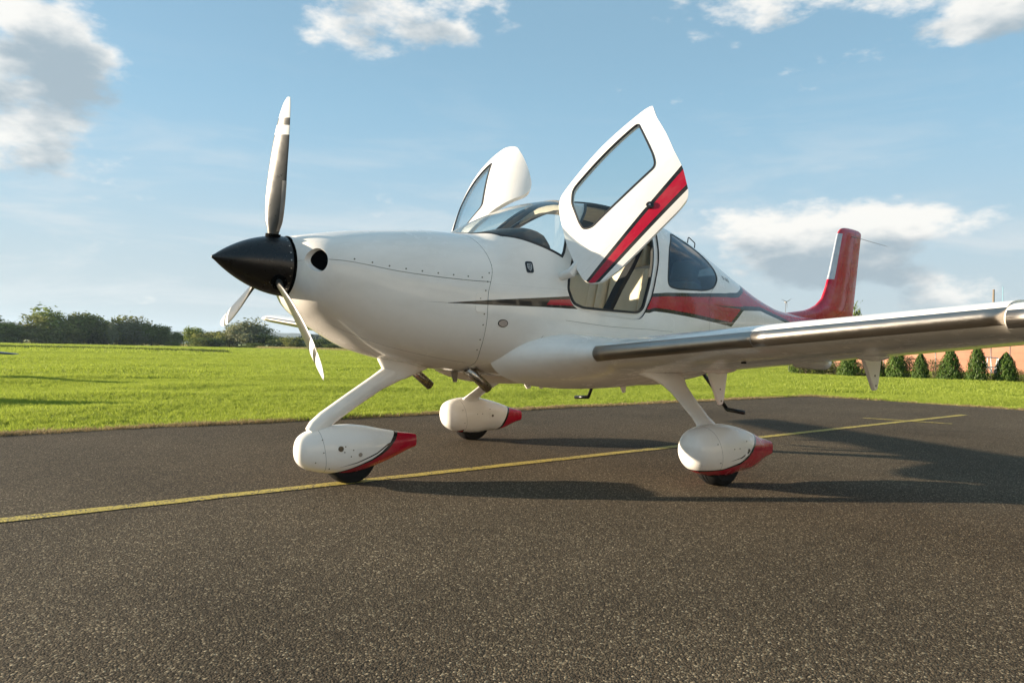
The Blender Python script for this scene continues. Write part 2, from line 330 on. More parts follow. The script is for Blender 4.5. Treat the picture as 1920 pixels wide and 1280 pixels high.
# ------------------------------------------------------------------ aircraft: fuselage surface S(x, phi)
def pchip(xs, ys):
    xs = np.array(xs, float); ys = np.array(ys, float); h = np.diff(xs); d = np.diff(ys)/h; m = np.zeros_like(xs)
    for i in range(1, len(xs)-1):
        if d[i-1]*d[i] > 0:
            w1 = 2*h[i]+h[i-1]; w2 = h[i]+2*h[i-1]; m[i] = (w1+w2)/(w1/d[i-1]+w2/d[i])
    m[0] = d[0]; m[-1] = d[-1]
    def f(x):
        x = np.clip(np.asarray(x, float), xs[0], xs[-1]); i = np.clip(np.searchsorted(xs, x)-1, 0, len(xs)-2)
        t = (x-xs[i])/h[i]
        return ys[i]*(1+2*t)*(1-t)**2+ys[i+1]*t*t*(3-2*t)+h[i]*(m[i]*t*(1-t)**2+m[i+1]*t*t*(t-1))
    return f
def tab(s):
    r = [tuple(map(float, p.split(':'))) for p in s.split()]; return pchip([a for a, b in r], [b for a, b in r])
ZT = tab('.43:1.535 .45:1.545 .5:1.556 .73:1.603 1.03:1.648 1.36:1.683 1.56:1.69 1.66:1.702 1.77:1.765 2.0:1.888 2.29:2.003 2.66:2.08 3.0:2.105 3.5:2.065 4.0:1.968 4.48:1.813 4.88:1.662 5.35:1.488 5.8:1.378 6.3:1.335 7:1.31 7.7:1.28')
ZB = tab('.43:1.175 .45:1.14 .5:1.085 .58:1.03 .67:.975 .9:.86 1.13:.80 1.47:.74 2.0:.69 2.25:.668 3.06:.612 3.74:.59 4.3:.635 5:.76 6:.95 7:1.1 7.7:1.19')
W = tab('.43:.19 .45:.245 .48:.315 .53:.375 .6:.415 .75:.455 1.03:.505 1.36:.56 1.6:.585 2.2:.635 2.7:.655 3.1:.645 3.5:.61 4.0:.53 4.48:.445 5:.36 6:.225 7:.12 7.7:.055')
ZC = tab('.43:1.36 .6:1.34 1.0:1.26 1.5:1.2 2.2:1.17 3:1.16 4:1.2 5:1.22 6:1.22 7.7:1.25')
NTp = tab('.43:2 .6:2.25 1.5:2.3 2.2:2.25 3:2.3 4:2.15 5:2 7.7:2')
NBt = tab('.43:2 .6:2.2 1.5:2.5 2.5:2.8 3.7:2.6 5:2.2 7.7:2')
def S(x, phi):
    x = np.asarray(x, float); phi = np.asarray(phi, float); c = np.cos(phi); s = np.sin(phi); upm = c >= 0; zc = ZC(x)
    h = np.where(upm, ZT(x)-zc, zc-ZB(x)); n = np.where(upm, NTp(x), NBt(x)); w_ = W(x)
    r = ((np.abs(s)/w_)**n+(np.abs(c)/h)**n)**(-1/n)
    return np.stack([x+0*phi, r*s, zc+r*c], -1)
def SN(x, phi):
    e = 2e-3; a = S(x+e, phi)-S(x-e, phi); b = S(x, phi+e)-S(x, phi-e); n = np.cross(b, a); l = np.linalg.norm(n, axis=-1, keepdims=True); n = n/l
    q = S(x, phi).copy(); q[..., 2] -= ZC(x); q[..., 0] = 0
    sg = np.sign((n*q).sum(-1, keepdims=True)); return n*np.where(sg == 0, 1, sg)
def phi_at(x, z):
    lo, hi = 0., math.pi
    for _ in range(40):
        m = (lo+hi)/2
        if S(x, m)[2] > z: lo = m
        else: hi = m
    return lo
def inpoly(P, poly):
    x, y = P[:, 0], P[:, 1]; c = np.zeros(len(P), bool); n = len(poly)
    for i in range(n):
        (x0, y0), (x1, y1) = poly[i], poly[i-1]
        if y0 == y1: continue
        c ^= ((y0 > y) != (y1 > y)) & (x < (x1-x0)*(y-y0)/(y1-y0)+x0)
    return c
def dense(poly, st=.02, closed=True):
    out = []; n = len(poly)
    for i in range(n if closed else n-1):
        a = np.array(poly[i], float); b = np.array(poly[(i+1) % n], float); k = max(1, int(np.hypot(b[0]-a[0], (b[1]-a[1])*.6)/st))
        out += [tuple(a+(b-a)*j/k) for j in range(k)]
    if not closed: out.append(tuple(poly[-1]))
    return out
def rounded(poly, r, n=6):          # round the corners of an (x, phi) polygon; phi weighted by .6
    out = []; P = [np.array([a, b*.6]) for a, b in poly]; m = len(P); rr = r if isinstance(r, (list, tuple)) else [r]*m
    for i in range(m):
        p, a, b = P[i], P[i-1], P[(i+1) % m]; da = np.linalg.norm(a-p); db = np.linalg.norm(b-p); q = min(rr[i], da*.48, db*.48)
        s0 = p+(a-p)/da*q; s1 = p+(b-p)/db*q
        for k in range(n+1):
            t = k/n; v = s0*(1-t)**2+2*p*t*(1-t)+s1*t*t; out.append((v[0], v[1]/.6))
    return out
def shell(name, outer, holes, mat, parent, thick=.0, grid=.03, off=0., inner_mat=None, rim_mat=None, rect=None):
    """A piece of the fuselage skin cut to an outline in (x, phi), with holes, given thickness inwards."""
    loops = [outer]+holes; V2 = []; E2 = []
    for lp in loops:
        b = len(V2); V2 += lp; E2 += [(b+i, b+(i+1) % len(lp)) for i in range(len(lp))]
    A = np.array(outer); x0, x1 = A[:, 0].min(), A[:, 0].max(); p0, p1 = A[:, 1].min(), A[:, 1].max()
    gx = np.arange(x0+grid, x1, grid); gp = np.arange(p0+grid/.6*.8, p1, grid/.6*.8)
    G = np.array([(a, b) for a in gx for b in gp]) if len(gx) and len(gp) else np.zeros((0, 2))
    if len(G):
        ok = inpoly(G, outer)
        for h in holes: ok &= ~inpoly(G, h)
        B = np.array(V2)*[1, .6]; keep = ok.copy()
        gi = np.where(ok)[0]
        for k in range(0, len(gi), 2000):
            q = G[gi[k:k+2000]]*[1, .6]; d = np.abs(q[:, None, 0]-B[None, :, 0])+np.abs(q[:, None, 1]-B[None, :, 1]); keep[gi[k:k+2000]] = d.min(1) > grid*.5
        V2 = V2+[tuple(g) for g in G[keep]]
    r = delaunay_2d_cdt([Vector((a, b*.6)) for a, b in V2], E2, [], 0, 1e-7)
    P = np.array([(v[0], v[1]/.6) for v in r[0]]); T = np.array([f for f in r[2] if len(f) == 3])
    cen = P[T].mean(1); ok = inpoly(cen, outer)
    for h in holes: ok &= ~inpoly(cen, h)
    T = T[ok]; pos = S(P[:, 0], P[:, 1]); nor = SN(P[:, 0], P[:, 1]); pos = pos+nor*off
    fn = np.cross(pos[T[:, 1]]-pos[T[:, 0]], pos[T[:, 2]]-pos[T[:, 0]]); fl = (fn*nor[T[:, 0]]).sum(1) < 0; T[fl] = T[fl][:, ::-1]
    V = list(pos); Nn = list(nor); F = [tuple(t) for t in T]; mi = [0]*len(F); mats = [mat]
    if thick:
        n0 = len(V); V += list(pos-nor*thick); Nn += list(-nor); F += [(n0+c, n0+b, n0+a) for a, b, c in T]; mats.append(inner_mat or mat); mi += [1]*len(T)
        mats.append(rim_mat or mat); cnt = {}
        for a, b, c in T:
            for e in ((a, b), (b, c), (c, a)): cnt[tuple(sorted(e))] = cnt.get(tuple(sorted(e)), 0)+1 if tuple(sorted(e)) in cnt else 1
        ed = {}
        for a, b, c in T:
            for e in ((a, b), (b, c), (c, a)):
                if cnt[tuple(sorted(e))] == 1:
                    i, j = e; q = len(V); pi, pj = pos[i], pos[j]; ii, jj = pi-nor[i]*thick, pj-nor[j]*thick
                    V += [pi, pj, jj, ii]; fnn = np.cross(pj-pi, ii-pi); fnn = -fnn/(np.linalg.norm(fnn)+1e-12); Nn += [fnn]*4; F.append((q+1, q, q+3, q+2)); mi.append(2)
    used = sorted(set(i for f in F for i in f)); mp = {u: k for k, u in enumerate(used)}
    me = mesh(name, [V[i] for i in used], [tuple(mp[i] for i in f) for f in F], None, [Nn[i] for i in used])
    for m_ in mats: me.materials.append(m_)
    me.polygons.foreach_set('material_index', mi)
    return obj(name, me, None, parent)
def D(l): return [(a, math.radians(b)) for a, b in l]
def mir(l): return [(a, -b) for a, b in l][::-1]
PI = math.pi
AC = empty('light_aircraft', (0, 0, 0)); tag(AC, 'white single-engine propeller aircraft with red tail and both cabin doors open', 'aircraft')

# outlines on the left side are written with positive degrees, then mirrored (left = negative Y = negative phi)
door_o = rounded(D([(2.10, 80.5), (2.112, 86), (2.175, 90.8), (2.30, 93.2), (2.505, 93.6), (2.88, 93.5), (2.97, 92.4), (3.015, 89.5), (3.12, 76.5), (3.185, 64.5), (3.265, 52.5), (3.345, 39), (3.455, 25), (3.40, 17), (3.17, 11), (2.95, 6.5), (2.77, 3.5), (2.65, 5.5), (2.49, 21), (2.425, 27), (2.34, 38), (2.21, 56), (2.125, 72.5)]), [.02, .03, .04, .03, .01, .04, .03, .03, .02, .01, .01, .03, .03, .08, .1, .08, .06, .05, .02, .02, .03, .03, .02])
open_i = rounded(D([(2.225, 77), (2.27, 86), (2.36, 88.6), (2.6, 88.8), (2.95, 88.8), (3.02, 85.5), (3.065, 76.3), (3.20, 52.8), (3.30, 36), (3.31, 25), (3.08, 16), (2.80, 11.5), (2.64, 24), (2.43, 38.4), (2.31, 56.2), (2.24, 69)]), [.02, .04, .03, 0.01, .06, .05, .05, .1, .06, .06, .06, .06, .05, .1, .1, .05])
cut_o = rounded(D([(2.213, 77), (2.25, 86.5), (2.33, 90.2), (2.55, 92.3), (2.88, 93.2), (2.97, 92.4), (3.015, 89.5), (3.12, 76.5), (3.185, 64.5), (3.265, 52.5), (3.345, 39), (3.455, 25), (3.40, 17), (3.17, 11), (2.95, 6.5), (2.77, 3.5), (2.65, 7), (2.595, 22), (2.415, 38), (2.297, 56), (2.229, 69)]), [.02, .04, .04, .02, .04, .03, .03, .02, .01, .01, .03, .03, .08, .1, .08, .06, .05, .03, .04, .04, .03])
dwin_o = rounded(D([(2.385, 52), (2.362, 58), (2.41, 61.6), (2.695, 62.8), (3.02, 63.6), (3.075, 58), (3.16, 45.5), (3.26, 31), (2.57, 29.5), (2.47, 38)]), [.02, .03, .03, .05, .045, .04, .03, .05, .05, .03])
rwin_o = rounded(D([(3.72, 23.5), (3.47, 42), (3.375, 55), (3.325, 68.5), (3.48, 70.0), (3.66, 69.3), (3.96, 67.3), (4.16, 62), (4.29, 50), (4.30, 40), (4.20, 31), (3.98, 25.5)]), [.06, .1, .1, .09, .05, .1, .1, .1, .1, .08, .08, .1])
ws_side = D([(1.615, 0.01), (1.625, 12), (1.665, 24), (1.79, 40.5), (1.985, 49.2), (2.13, 55), (2.205, 58.2), (2.235, 55), (2.275, 49), (2.36, 36), (2.45, 25), (2.53, 14), (2.55, 0.01)])
ws_o = dense([(a, -b) for a, b in ws_side[::-1]]+ws_side[1:-1] if False else ws_side+[(a, -b) for a, b in ws_side[::-1]], .02)
def shrink(poly, k):
    P = np.array(poly)*[1, .6]; out = []; n = len(P); ar = 0
    for i in range(n): ar += P[i-1][0]*P[i][1]-P[i][0]*P[i-1][1]
    for i in range(n):
        t = P[(i+1) % n]-P[i-1]; t /= np.linalg.norm(t)+1e-9; nn = np.array([-t[1], t[0]])*(1 if ar > 0 else -1); q = P[i]+nn*k; out.append((q[0], q[1]/.6))
    return out
# ---- main fuselage shell
XF = lambda ph: 1.585-.03*abs(ph)/PI
XF0 = [(1.59 if abs(b) < 1.3 else (1.556 if abs(b) < 1.9 else 1.57)) for b in (0,)]
def fw_line(x_off=0.):
    a = [(-PI, 1.62), (-2.45, 1.62), (-2.1, 1.570), (-1.85, 1.558), (-1.55, 1.556), (-1.15, 1.612), (-.8, 1.60), (-.3, 1.575), (0, 1.572)]
    a += [(-p, x) for p, x in a[:-1][::-1]]
    f = pchip([p for p, x in a], [x for p, x in a]); return [(float(f(p))+x_off, p) for p in np.linspace(-PI, PI, 140)]
TE_X = 7.62
fo = fw_line(.0015)+[(TE_X, p) for p in np.linspace(PI, -PI, 120)]
fo_full = []
for i, p in enumerate(fo):
    q = fo[(i+1) % len(fo)]; fo_full += dense([p, q], .03, False)[:-1]
gl = .004
holes = [dense(cut_o, .015), dense(mir(cut_o), .015), dense(rwin_o, .015), dense(mir(rwin_o), .015), ws_o]
shell('fuselage', fo_full, holes, M['fuse'], AC, thick=.012, grid=.034, inner_mat=M['inner'], rim_mat=M['seal'])
shell('windshield', dense(shrink(ws_o, .004), .02), [], M['glass'], AC, thick=.006, grid=.04, off=-.001)
def ring(name, o_, i_, mat, parent, th, off): return shell(name, dense(o_, .015), [dense(i_, .015)], mat, parent, thick=th, grid=.5, off=off)
ring('windshield_seal', ws_o, shrink(ws_o, .016), M['seal'], AC, .010, .0025)
for sgn, f in ((1, lambda l: l), (-1, mir)):
    shell('rear_window', dense(shrink(f(rwin_o), .004), .015), [], M['tint'], AC, thick=.005, grid=.04, off=-.001)
    ring('window_seal', f(rwin_o), shrink(f(rwin_o), .010), M['seal'], AC, .010, .002)
    # door jamb: a recessed white flange with a black seal round the opening
    shell('door_jamb', dense(shrink(f(cut_o), -.004), .015), [dense(f(open_i), .015)], M['white'], AC, thick=.02, grid=.05, off=-.016, inner_mat=M['carpet'], rim_mat=M['seal'])
    ring('door_seal', f(open_i), shrink(f(open_i), .015), M['seal'], AC, .022, -.006)
# ---- doors: cut from the same skin, then swung up about the forward hinge
H0 = Vector((2.27, -.623, 1.4)); RD = Matrix(((0.52032, 0.79679, -0.30724), (-0.44489, 0.56002, 0.69889), (0.72893, -0.22696, 0.64588)))
qd = RD.to_quaternion(); qd.normalize(); TD = Vector((-.032, -.171, .166))
MD = Matrix.Translation(H0+TD) @ qd.to_matrix().to_4x4() @ Matrix.Translation(-H0)
FL = Matrix.Diagonal((1, -1, 1, 1))
def skin_pt(x, deg, off=0.):
    p = math.radians(deg); q = S(x, p)+SN(x, p)*off; return q
for side in (-1, 1):          # -1 = left door, towards the camera
    f = mir if side < 0 else (lambda l: l)
    do = f(door_o); dw = f(dwin_o)
    dr = shell('door', dense(shrink(do, .004), .015), [dense(dw, .012)], M['fuse'], AC, thick=.035, grid=.034, inner_mat=M['taupe'], rim_mat=M['white'])
    MF = Matrix.Translation((-.085, .05, 0)) @ FL @ MD @ FL; dr.matrix_local = MD if side < 0 else MF
    dr['label'] = 'open left door with red stripe and window' if side < 0 else 'open right door behind the windshield'
    shell('door_window', dense(shrink(dw, .003), .012), [], M['dglass'], dr, thick=.005, grid=.04, off=-.004)
    ring('window_seal', dw, shrink(dw, .012), M['seal'], dr, .012, .002)
    # latch knob
    c = skin_pt(2.775, 78.4*side, .0); n = SN(2.775, math.radians(78.4*side)); m = MB()
    m.tube([c-n*.002, c+n*.007, c+n*.011, c+n*.012], [.027, .027, .022, .008], 24); m.build('handle', M['black'], dr, auto=R(50))
    m = MB(); m.tube([c+n*.011, c+n*.0145], [.008, .007], 12); m.build('lock', M['steel'], dr, auto=R(50))
    # gooseneck hinge arm under the door
    ca = skin_pt(2.17, 70*side, -.02); cb = MD @ Vector(skin_pt(2.19, -69, -.03)) if side < 0 else MF @ Vector(skin_pt(2.19, 69, -.03))
    m = MB(); A = np.array(ca); B = np.array(cb); mid = (A+B)/2+np.array([-.03, side*.05, -.03]); m.tube([A, mid, B], [.028, .036, .026], 12); m.build('hinge_arm', M['white'], AC, auto=R(50))

# ---- engine cowling in two halves, with inlets
def split_phi(x): return math.radians(np.interp(x, [.4, .44, .53, .6, .98, 1.62], [85, 85, 85, 84.6, 81.4, 77.6]))
IX, IR, IP = .495, .043, 12.3
cap_ = fw_line(-.0015)
fl_ = pchip([p for x, p in cap_], [x for x, p in cap_])
def cowl_half(upper):
    g = .0018*(1 if upper else -1)
    def cut(sd):
        pts = [(x, sd*(split_phi(x)-g/.5)) for x in np.linspace(.432, IX-IR-.001, 6)]
        for t in np.linspace(PI, 0, 40): pts.append((IX+IR*math.cos(t), sd*(R(85)-R(IP)*math.sin(t)*(1 if upper else -1))))
        return pts+[(x, sd*(split_phi(x)-g/.5)) for x in np.linspace(IX+IR+.001, 1.62, 60)]
    L_ = cut(-1); R_ = cut(1)
    xe = lambda p: float(fl_(p))
    L_ = [(x, p) for x, p in L_ if x < xe(p)]; R_ = [(x, p) for x, p in R_ if x < xe(p)]
    pl, pr = L_[-1][1], R_[-1][1]
    if upper:
        poly = L_+[(xe(p), p) for p in np.linspace(pl, pr, 60)]+R_[::-1]+[(.432, p) for p in np.linspace(R_[0][1], L_[0][1], 40)][1:-1]
        return [poly]
    a = R_+[(xe(p), p) for p in np.linspace(pr, PI, 40)]+[(x, PI) for x in np.linspace(xe(PI), .432, 40)][1:]+[(.432, p) for p in np.linspace(PI, R_[0][1], 30)][1:-1]
    return [a]
for u in (True, False):
    for poly in cowl_half(u):
        if u: shell('upper_cowl', dense(poly, .014), [], M['fuse'], AC, thick=.01, grid=.03, inner_mat=M['dark'])
        else:
            # lower cowl: right half outline, mirrored and joined through phi = pi
            full = [p for p in poly if not abs(p[1]-PI) < 1e-9]
            R_side = [p for p in poly]
            a = [(x, p) for x, p in poly]; 
            wrap = []
            for x, p in a:
                if abs(p-PI) < 1e-9: continue
                wrap.append((x, p))
            k = max(range(len(wrap)-1), key=lambda i: abs(wrap[i+1][1]-wrap[i][1])+abs(wrap[i+1][0]-wrap[i][0]))
            first = wrap[:k+1]; second = wrap[k+1:]
            out = first+[(x, 2*PI-p) for x, p in first[::-1]]+[(x, 2*PI-p) for x, p in second[::-1]]+second
            shell('lower_cowl', dense(out, .014), [], M['fuse'], AC, thick=.01, grid=.03, inner_mat=M['dark'])
for sd in (-1, 1):
    # inlet throat: rolls in to a black disc standing in for the duct's shade
    rings = []; N_ = 40
    for k, (s, dx, inb) in enumerate([(1.0, 0, 0), (.985, .006, .002), (.95, .018, .006), (.88, .034, .010), (.84, .06, .03)]):
        rg = []
        for t in np.linspace(0, 2*PI, N_, endpoint=False):
            p = S(IX+IR*1.003*math.cos(t)*s, R(85)+R(IP)*1.003*math.sin(t)*s)
            rg.append((p[0]+dx*(.9), sd*(p[1]-inb*.4-dx*.15), p[2]))
        rings.append(rg)
    m = MB(); m.add(*loft(rings, True, False)); o = m.build('air_inlet', M['white'], AC, smooth=True, fix=False)
    m = MB(); m.add([tuple(np.array(p)+[.0, 0, 0]) for p in rings[3]], [tuple(range(N_))]); q = m.build('inlet_shade_disc', M['dark'], o, fix=False)
# front ring closing the cowl behind the spinner
m = MB(); m.tube([(.425, 0, 1.357), (.434, 0, 1.357)], [.176, .188], 48); m.build('nose_ring', M['dark'], AC, auto=R(40))

# ---- spinner and propeller
HUB = np.array([.347, 0, 1.357])
def revolve(name, prof, mat, parent, n=56, cz=1.357, auto=R(40)):
    secs = [[(x, r*math.cos(2*PI*k/n), cz+r*math.sin(2*PI*k/n)) for k in range(n)] for x, r in prof]
    return lofted(name, secs, mat, parent, auto)
sp = [(0.0, .002), (.004, .009)]+[(x, .181*(1-((.425-x)/.425)**1.9)**.92) for x in np.linspace(.02, .405, 30)]+[(.418, .181), (.418, .150)]
tipz = 1.378
n = 56; secs = []
for x, r in sp:
    cz = tipz+(1.357-tipz)*min(1, x/.42); secs.append([(x, r*math.cos(2*PI*k/n), cz+r*math.sin(2*PI*k/n)) for k in range(n)])
spin = lofted('spinner', secs, M['black'], AC)
scr = MB(); scr.tube([(0, 0, 0), (0, 0, .002)], .0052, 8); scr_me = None
def fastener(p, n_, parent, s=1., mat='screw', name='fastener'):
    global scr_me
    if scr_me is None:
        o = scr.build(name, M['screw'], parent, auto=R(40)); scr_me = o.data
    else: o = obj(name, scr_me, None, parent)
    qn = Vector(n_).to_track_quat('Z', 'Y'); o.matrix_local = Matrix.Translation(Vector(p)-Vector(n_).normalized()*.0004) @ qn.to_matrix().to_4x4() @ Matrix.Diagonal((s, s, s, 1)); 
    if mat != 'screw': o.material_slots[0].link = 'OBJECT'; o.material_slots[0].material = M[mat]
    return o
for k in range(24):
    a = 2*PI*(k+.5)/24; e = np.array([0, math.cos(a), math.sin(a)]); fastener(np.array([.402, 0, 1.357])+e*.1812, e, spin, .9, 'steel')
def blade_mesh():
    secs = []; K = 15
    for r, ch, tw, th, sweep in [(.10, .062, 42, .052, 0), (.17, .066, 40, .045, 0), (.21, .080, 38, .036, 0), (.27, .110, 34, .027, .002), (.36, .132, 29, .021, .004), (.48, .143, 24, .017, .004), (.62, .140, 20, .0135, 0), (.74, .130, 17.5, .011, -.008), (.84, .108, 15.5, .009, -.018), (.92, .080, 14, .0075, -.030), (.965, .054, 13.5, .006, -.040), (.989, .026, 13, .004, -.050)]:
        a = -R(tw); ring_ = []; ch *= 1.1 if r > .25 else 1.
        for k in range(2*K):
            t = 2*PI*k/(2*K); c = math.cos(t); s = math.sin(t); y = .5*ch*c; th_ = th*.5*s*(1+.25*c if r > .2 else 1); cam_ = .05*ch*(1-c*c) if r > .2 else 0
            yy, xx = y, -(th_+cam_)
            yy += sweep
            ring_.append((xx*math.cos(a)+yy*math.sin(a), yy*math.cos(a)-xx*math.sin(a), r))
        secs.append(ring_)
    # refine along the span by interpolation
    A = np.array(secs); zz = A[:, 0, 2]; f = pchip(zz, np.arange(len(zz))); z2 = np.linspace(zz[0], zz[-1], 60); out = []
    ip = [[pchip(zz, A[:, k, c]) for c in range(2)] for k in range(2*K)]
    for z in z2: out.append([(float(ip[k][0](z)), float(ip[k][1](z)), z) for k in range(2*K)])
    return out
bs = blade_mesh()
for k in range(3):
    m = MB(); m.add(*loft(bs)); b = m.build('propeller_blade', M['blade'], AC, smooth=True, auto=R(50))
    th = -.14-k*2*PI/3       # measured tilt of the upper blade
    b.matrix_local = Matrix.Translation(HUB) @ Matrix.Rotation(-th, 4, 'X')
    bo = MB(); rr_ = []
    m2 = MB(); m2.tube([(0, 0, .12), (0, 0, .19)], [.047, .044], 20); m2.build('blade_root', M['dark'], b, auto=R(40))
    # de-ice boot on the leading edge
    idx = [j for j in range(len(bs)) if .2 < bs[j][0][2] < .52]; ri = []
    for j in idx:
        c0 = np.mean(np.array(bs[j]), 0); ri.append([tuple(np.array(bs[j][q % 30])+.0018*(np.array(bs[j][q % 30])-c0)/(np.linalg.norm(np.array(bs[j][q % 30])-c0)+1e-6)) for q in range(-5, 6)] if False else [tuple(np.array(bs[j][q])+.0015*(np.array(bs[j][q])-c0)/(np.linalg.norm(np.array(bs[j][q])-c0)+1e-6)) for q in range(11, 20)])
    m3 = MB(); m3.add(*loft(ri, False, False)); m3.build('deicing_boot', M['metal_dull'], b, smooth=True)

# ---- wings
def airfoil(t, c=.02, n=26, x1=1.0, x0=0.):
    xs = x0+(x1-x0)*(1-np.cos(np.linspace(0, PI, n)))/2 if x0 == 0 and x1 == 1 else (x0+(x1-x0)*np.linspace(0, 1, n)**(1.8 if x0 == 0 else 1))
    yt = 5*t*(.2969*np.sqrt(xs)-.126*xs-.3516*xs**2+.2843*xs**3-.1015*xs**4)+.0012; p = .42
    yc = np.where(xs < p, c/p**2*(2*p*xs-xs**2), c/(1-p)**2*((1-2*p)+2*p*xs-xs**2))
    U = list(zip(xs, yc+yt)); Lw = list(zip(xs, yc-yt)); return U, Lw
def wing_par(Y):
    le = np.interp(Y, [.40, .55, .66, .76, .84, .92, 1.05, 5.70, 5.84], [1.72, 1.82, 1.93, 2.04, 2.12, 2.175, 2.187, 2.46, 2.56]); te = np.interp(Y, [.4, .9, 5.7, 5.84], [3.72, 3.60, 3.30, 3.24])
    z = np.interp(Y, [.4, .92, 3.25, 5.7, 5.84], [.835, .872, 1.078, 1.262, 1.288]); t = np.interp(Y, [.4, .6, .76, .92, 1.1, 5.6, 5.7, 5.78, 5.84], [.205, .185, .168, .156, .15, .135, .12, .07, .02]); inc = np.interp(Y, [.4, 5.7], [R(5.3), R(3.2)])
    return le, te, z, t, inc
def wsec(Y, sd, a, b, n=26, off=0., closed=True, cuff=0.):
    le, te, z, t, inc = wing_par(Y)
    le -= cuff*.045; z -= cuff*.018; ch = te-le; U, Lw = airfoil(t, .018, n, b, a)
    def tr(q):
        x, y = q; X = le+x*ch*math.cos(inc)+y*ch*math.sin(inc); Z = z-x*ch*math.sin(inc)+y*ch*math.cos(inc); return (X, sd*Y, Z)
    return [tr(q) for q in U[::-1]]+[tr(q) for q in Lw[1:]] if a == 0 else [tr(q) for q in U[::-1]]+[tr(q) for q in Lw]
ST = list(np.linspace(.40, 1.1, 22))+list(np.linspace(1.2, 3.24, 18))
ST2 = list(np.linspace(3.25, 5.6, 18))+[5.66, 5.7, 5.74, 5.78, 5.81, 5.83, 5.84]
def seg(name, Ys, sd, a, b, mat, parent, n=26, cuff=0., off=0.):
    secs = [wsec(Y, sd, a, b, n, cuff=cuff) for Y in Ys]; o = lofted(name, secs, mat, parent, R(38)); return o
WN = []
for sd in (-1, 1):
    wg = seg('wing', ST, sd, 0, .745, M['white'], AC); WN.append(wg); wg['label'] = 'left wing towards the camera' if sd < 0 else 'right wing beyond the fuselage'
    seg('wing_cuff', ST2, sd, 0, .745, M['white'], wg, cuff=1.)
    seg('flap', np.linspace(.74, 3.24, 20), sd, .752, 1., M['white'], wg, 8)
    seg('aileron', np.linspace(3.27, 5.3, 16), sd, .752, 1., M['white'], wg, 8)
    seg('wing_tip', list(np.linspace(5.31, 5.6, 4))+[5.66, 5.7, 5.74, 5.78, 5.81, 5.83, 5.84], sd, .74, 1., M['white'], wg, 8)
    # metal ice-protection strip round the leading edge
    for (y0, y1, cf) in ((.925, 2.053, 0), (2.057, 3.243, 0), (3.256, 5.55, 1.)):
        secs = []
        for Y in np.linspace(y0, y1, 14):
            U, Lw = airfoil(wing_par(Y)[3], .018, 16, .034, 0); le, te, z, t, inc = wing_par(Y); le -= cf*.045; z -= cf*.018; ch = te-le
            pts = [q for q in U[::-1] if q[0] < .0165]+[q for q in Lw[1:]]; r_ = []
            for i, (x, y) in enumerate(pts):
                a_ = np.array(pts[max(i-1, 0)]); b_ = np.array(pts[min(i+1, len(pts)-1)]); tt = b_-a_; nn = np.array([tt[1], -tt[0]]); nn /= np.linalg.norm(nn)
                if nn[0]*(-1)+0 < 0 and i == len(pts)//2: nn = -nn
                cx, cy = x+nn[0]*-.0019, y+nn[1]*-.0019
                if (cx-.2)**2+cy**2 < (x-.2)**2+y**2: cx, cy = x+nn[0]*.0019, y+nn[1]*.0019
                r_.append((le+cx*ch*math.cos(inc)+cy*ch*math.sin(inc), sd*Y, z-cx*ch*math.sin(inc)+cy*ch*math.cos(inc)))
            secs.append(r_)
        m = MB(); m.add(*loft(secs, False, False)); o = m.build('leading_edge', M['titan'], wg, smooth=True, fix=False)
        o.modifiers.new('t', 'SOLIDIFY').thickness = .0012
    # flap hinge brackets under the trailing edge
    for Yb, zb in ((1.10, .50), (2.26, .675)):
        le, te, z, t, inc = wing_par(Yb); xr = te-.30; zt_ = z-.055-(te-.3-le)*math.sin(inc)
        m = MB(); m.prism([(xr-.10, zt_+.03), (xr+.16, zt_+.05), (xr+.115, zb+.045), (xr+.10, zb+.005), (xr+.06, zb), (xr+.035, zb+.03)], sd*Yb-.011, sd*Yb+.011); bk = m.build('hinge_bracket', M['white'], wg, bevel=.004)
        for (dx, zz) in ((.075, zb+.03), (.06, (zt_+zb)/2)): fastener((xr+dx, sd*Yb-.0115, zz), (0, -1, 0), bk, 1.3)
        m = MB(); secs = []
        for k, (x, r_) in enumerate([(-.20, .004), (-.12, .028), (0, .038), (.12, .034), (.22, .02), (.27, .004)]):
            secs.append([(xr+x+.02, sd*Yb+r_*.9*math.cos(q), zt_+.028-max(0, r_*math.sin(q))*.9+(.01 if math.sin(q) < 0 else 0)) for q in np.linspace(0, 2*PI, 16, endpoint=False)])
        lofted('hinge_fairing', secs, M['white'], wg)
    # small drain, fuel vent and pitot details below the wing
    le, te, z, t, inc = wing_par(1.75); m = MB(); m.tube([(2.66, sd*1.75, z-.08), (2.66, sd*1.75, z-.12)], .016, 10); m.build('fuel_vent', M['dark'], wg)
    secs = [[(x, sd*1.80+r_*math.cos(q), zc+r_*1.0*math.sin(q)) for q in np.linspace(0, 2*PI, 20, endpoint=False)] for x, r_, zc in [(3.12, .006, .845), (3.2, .035, .84), (3.4, .046, .836), (3.56, .046, .832), (3.585, .04, .833), (3.59, .01, .834)]]
    lofted('flap_actuator_fairing', secs, M['white'], wg)

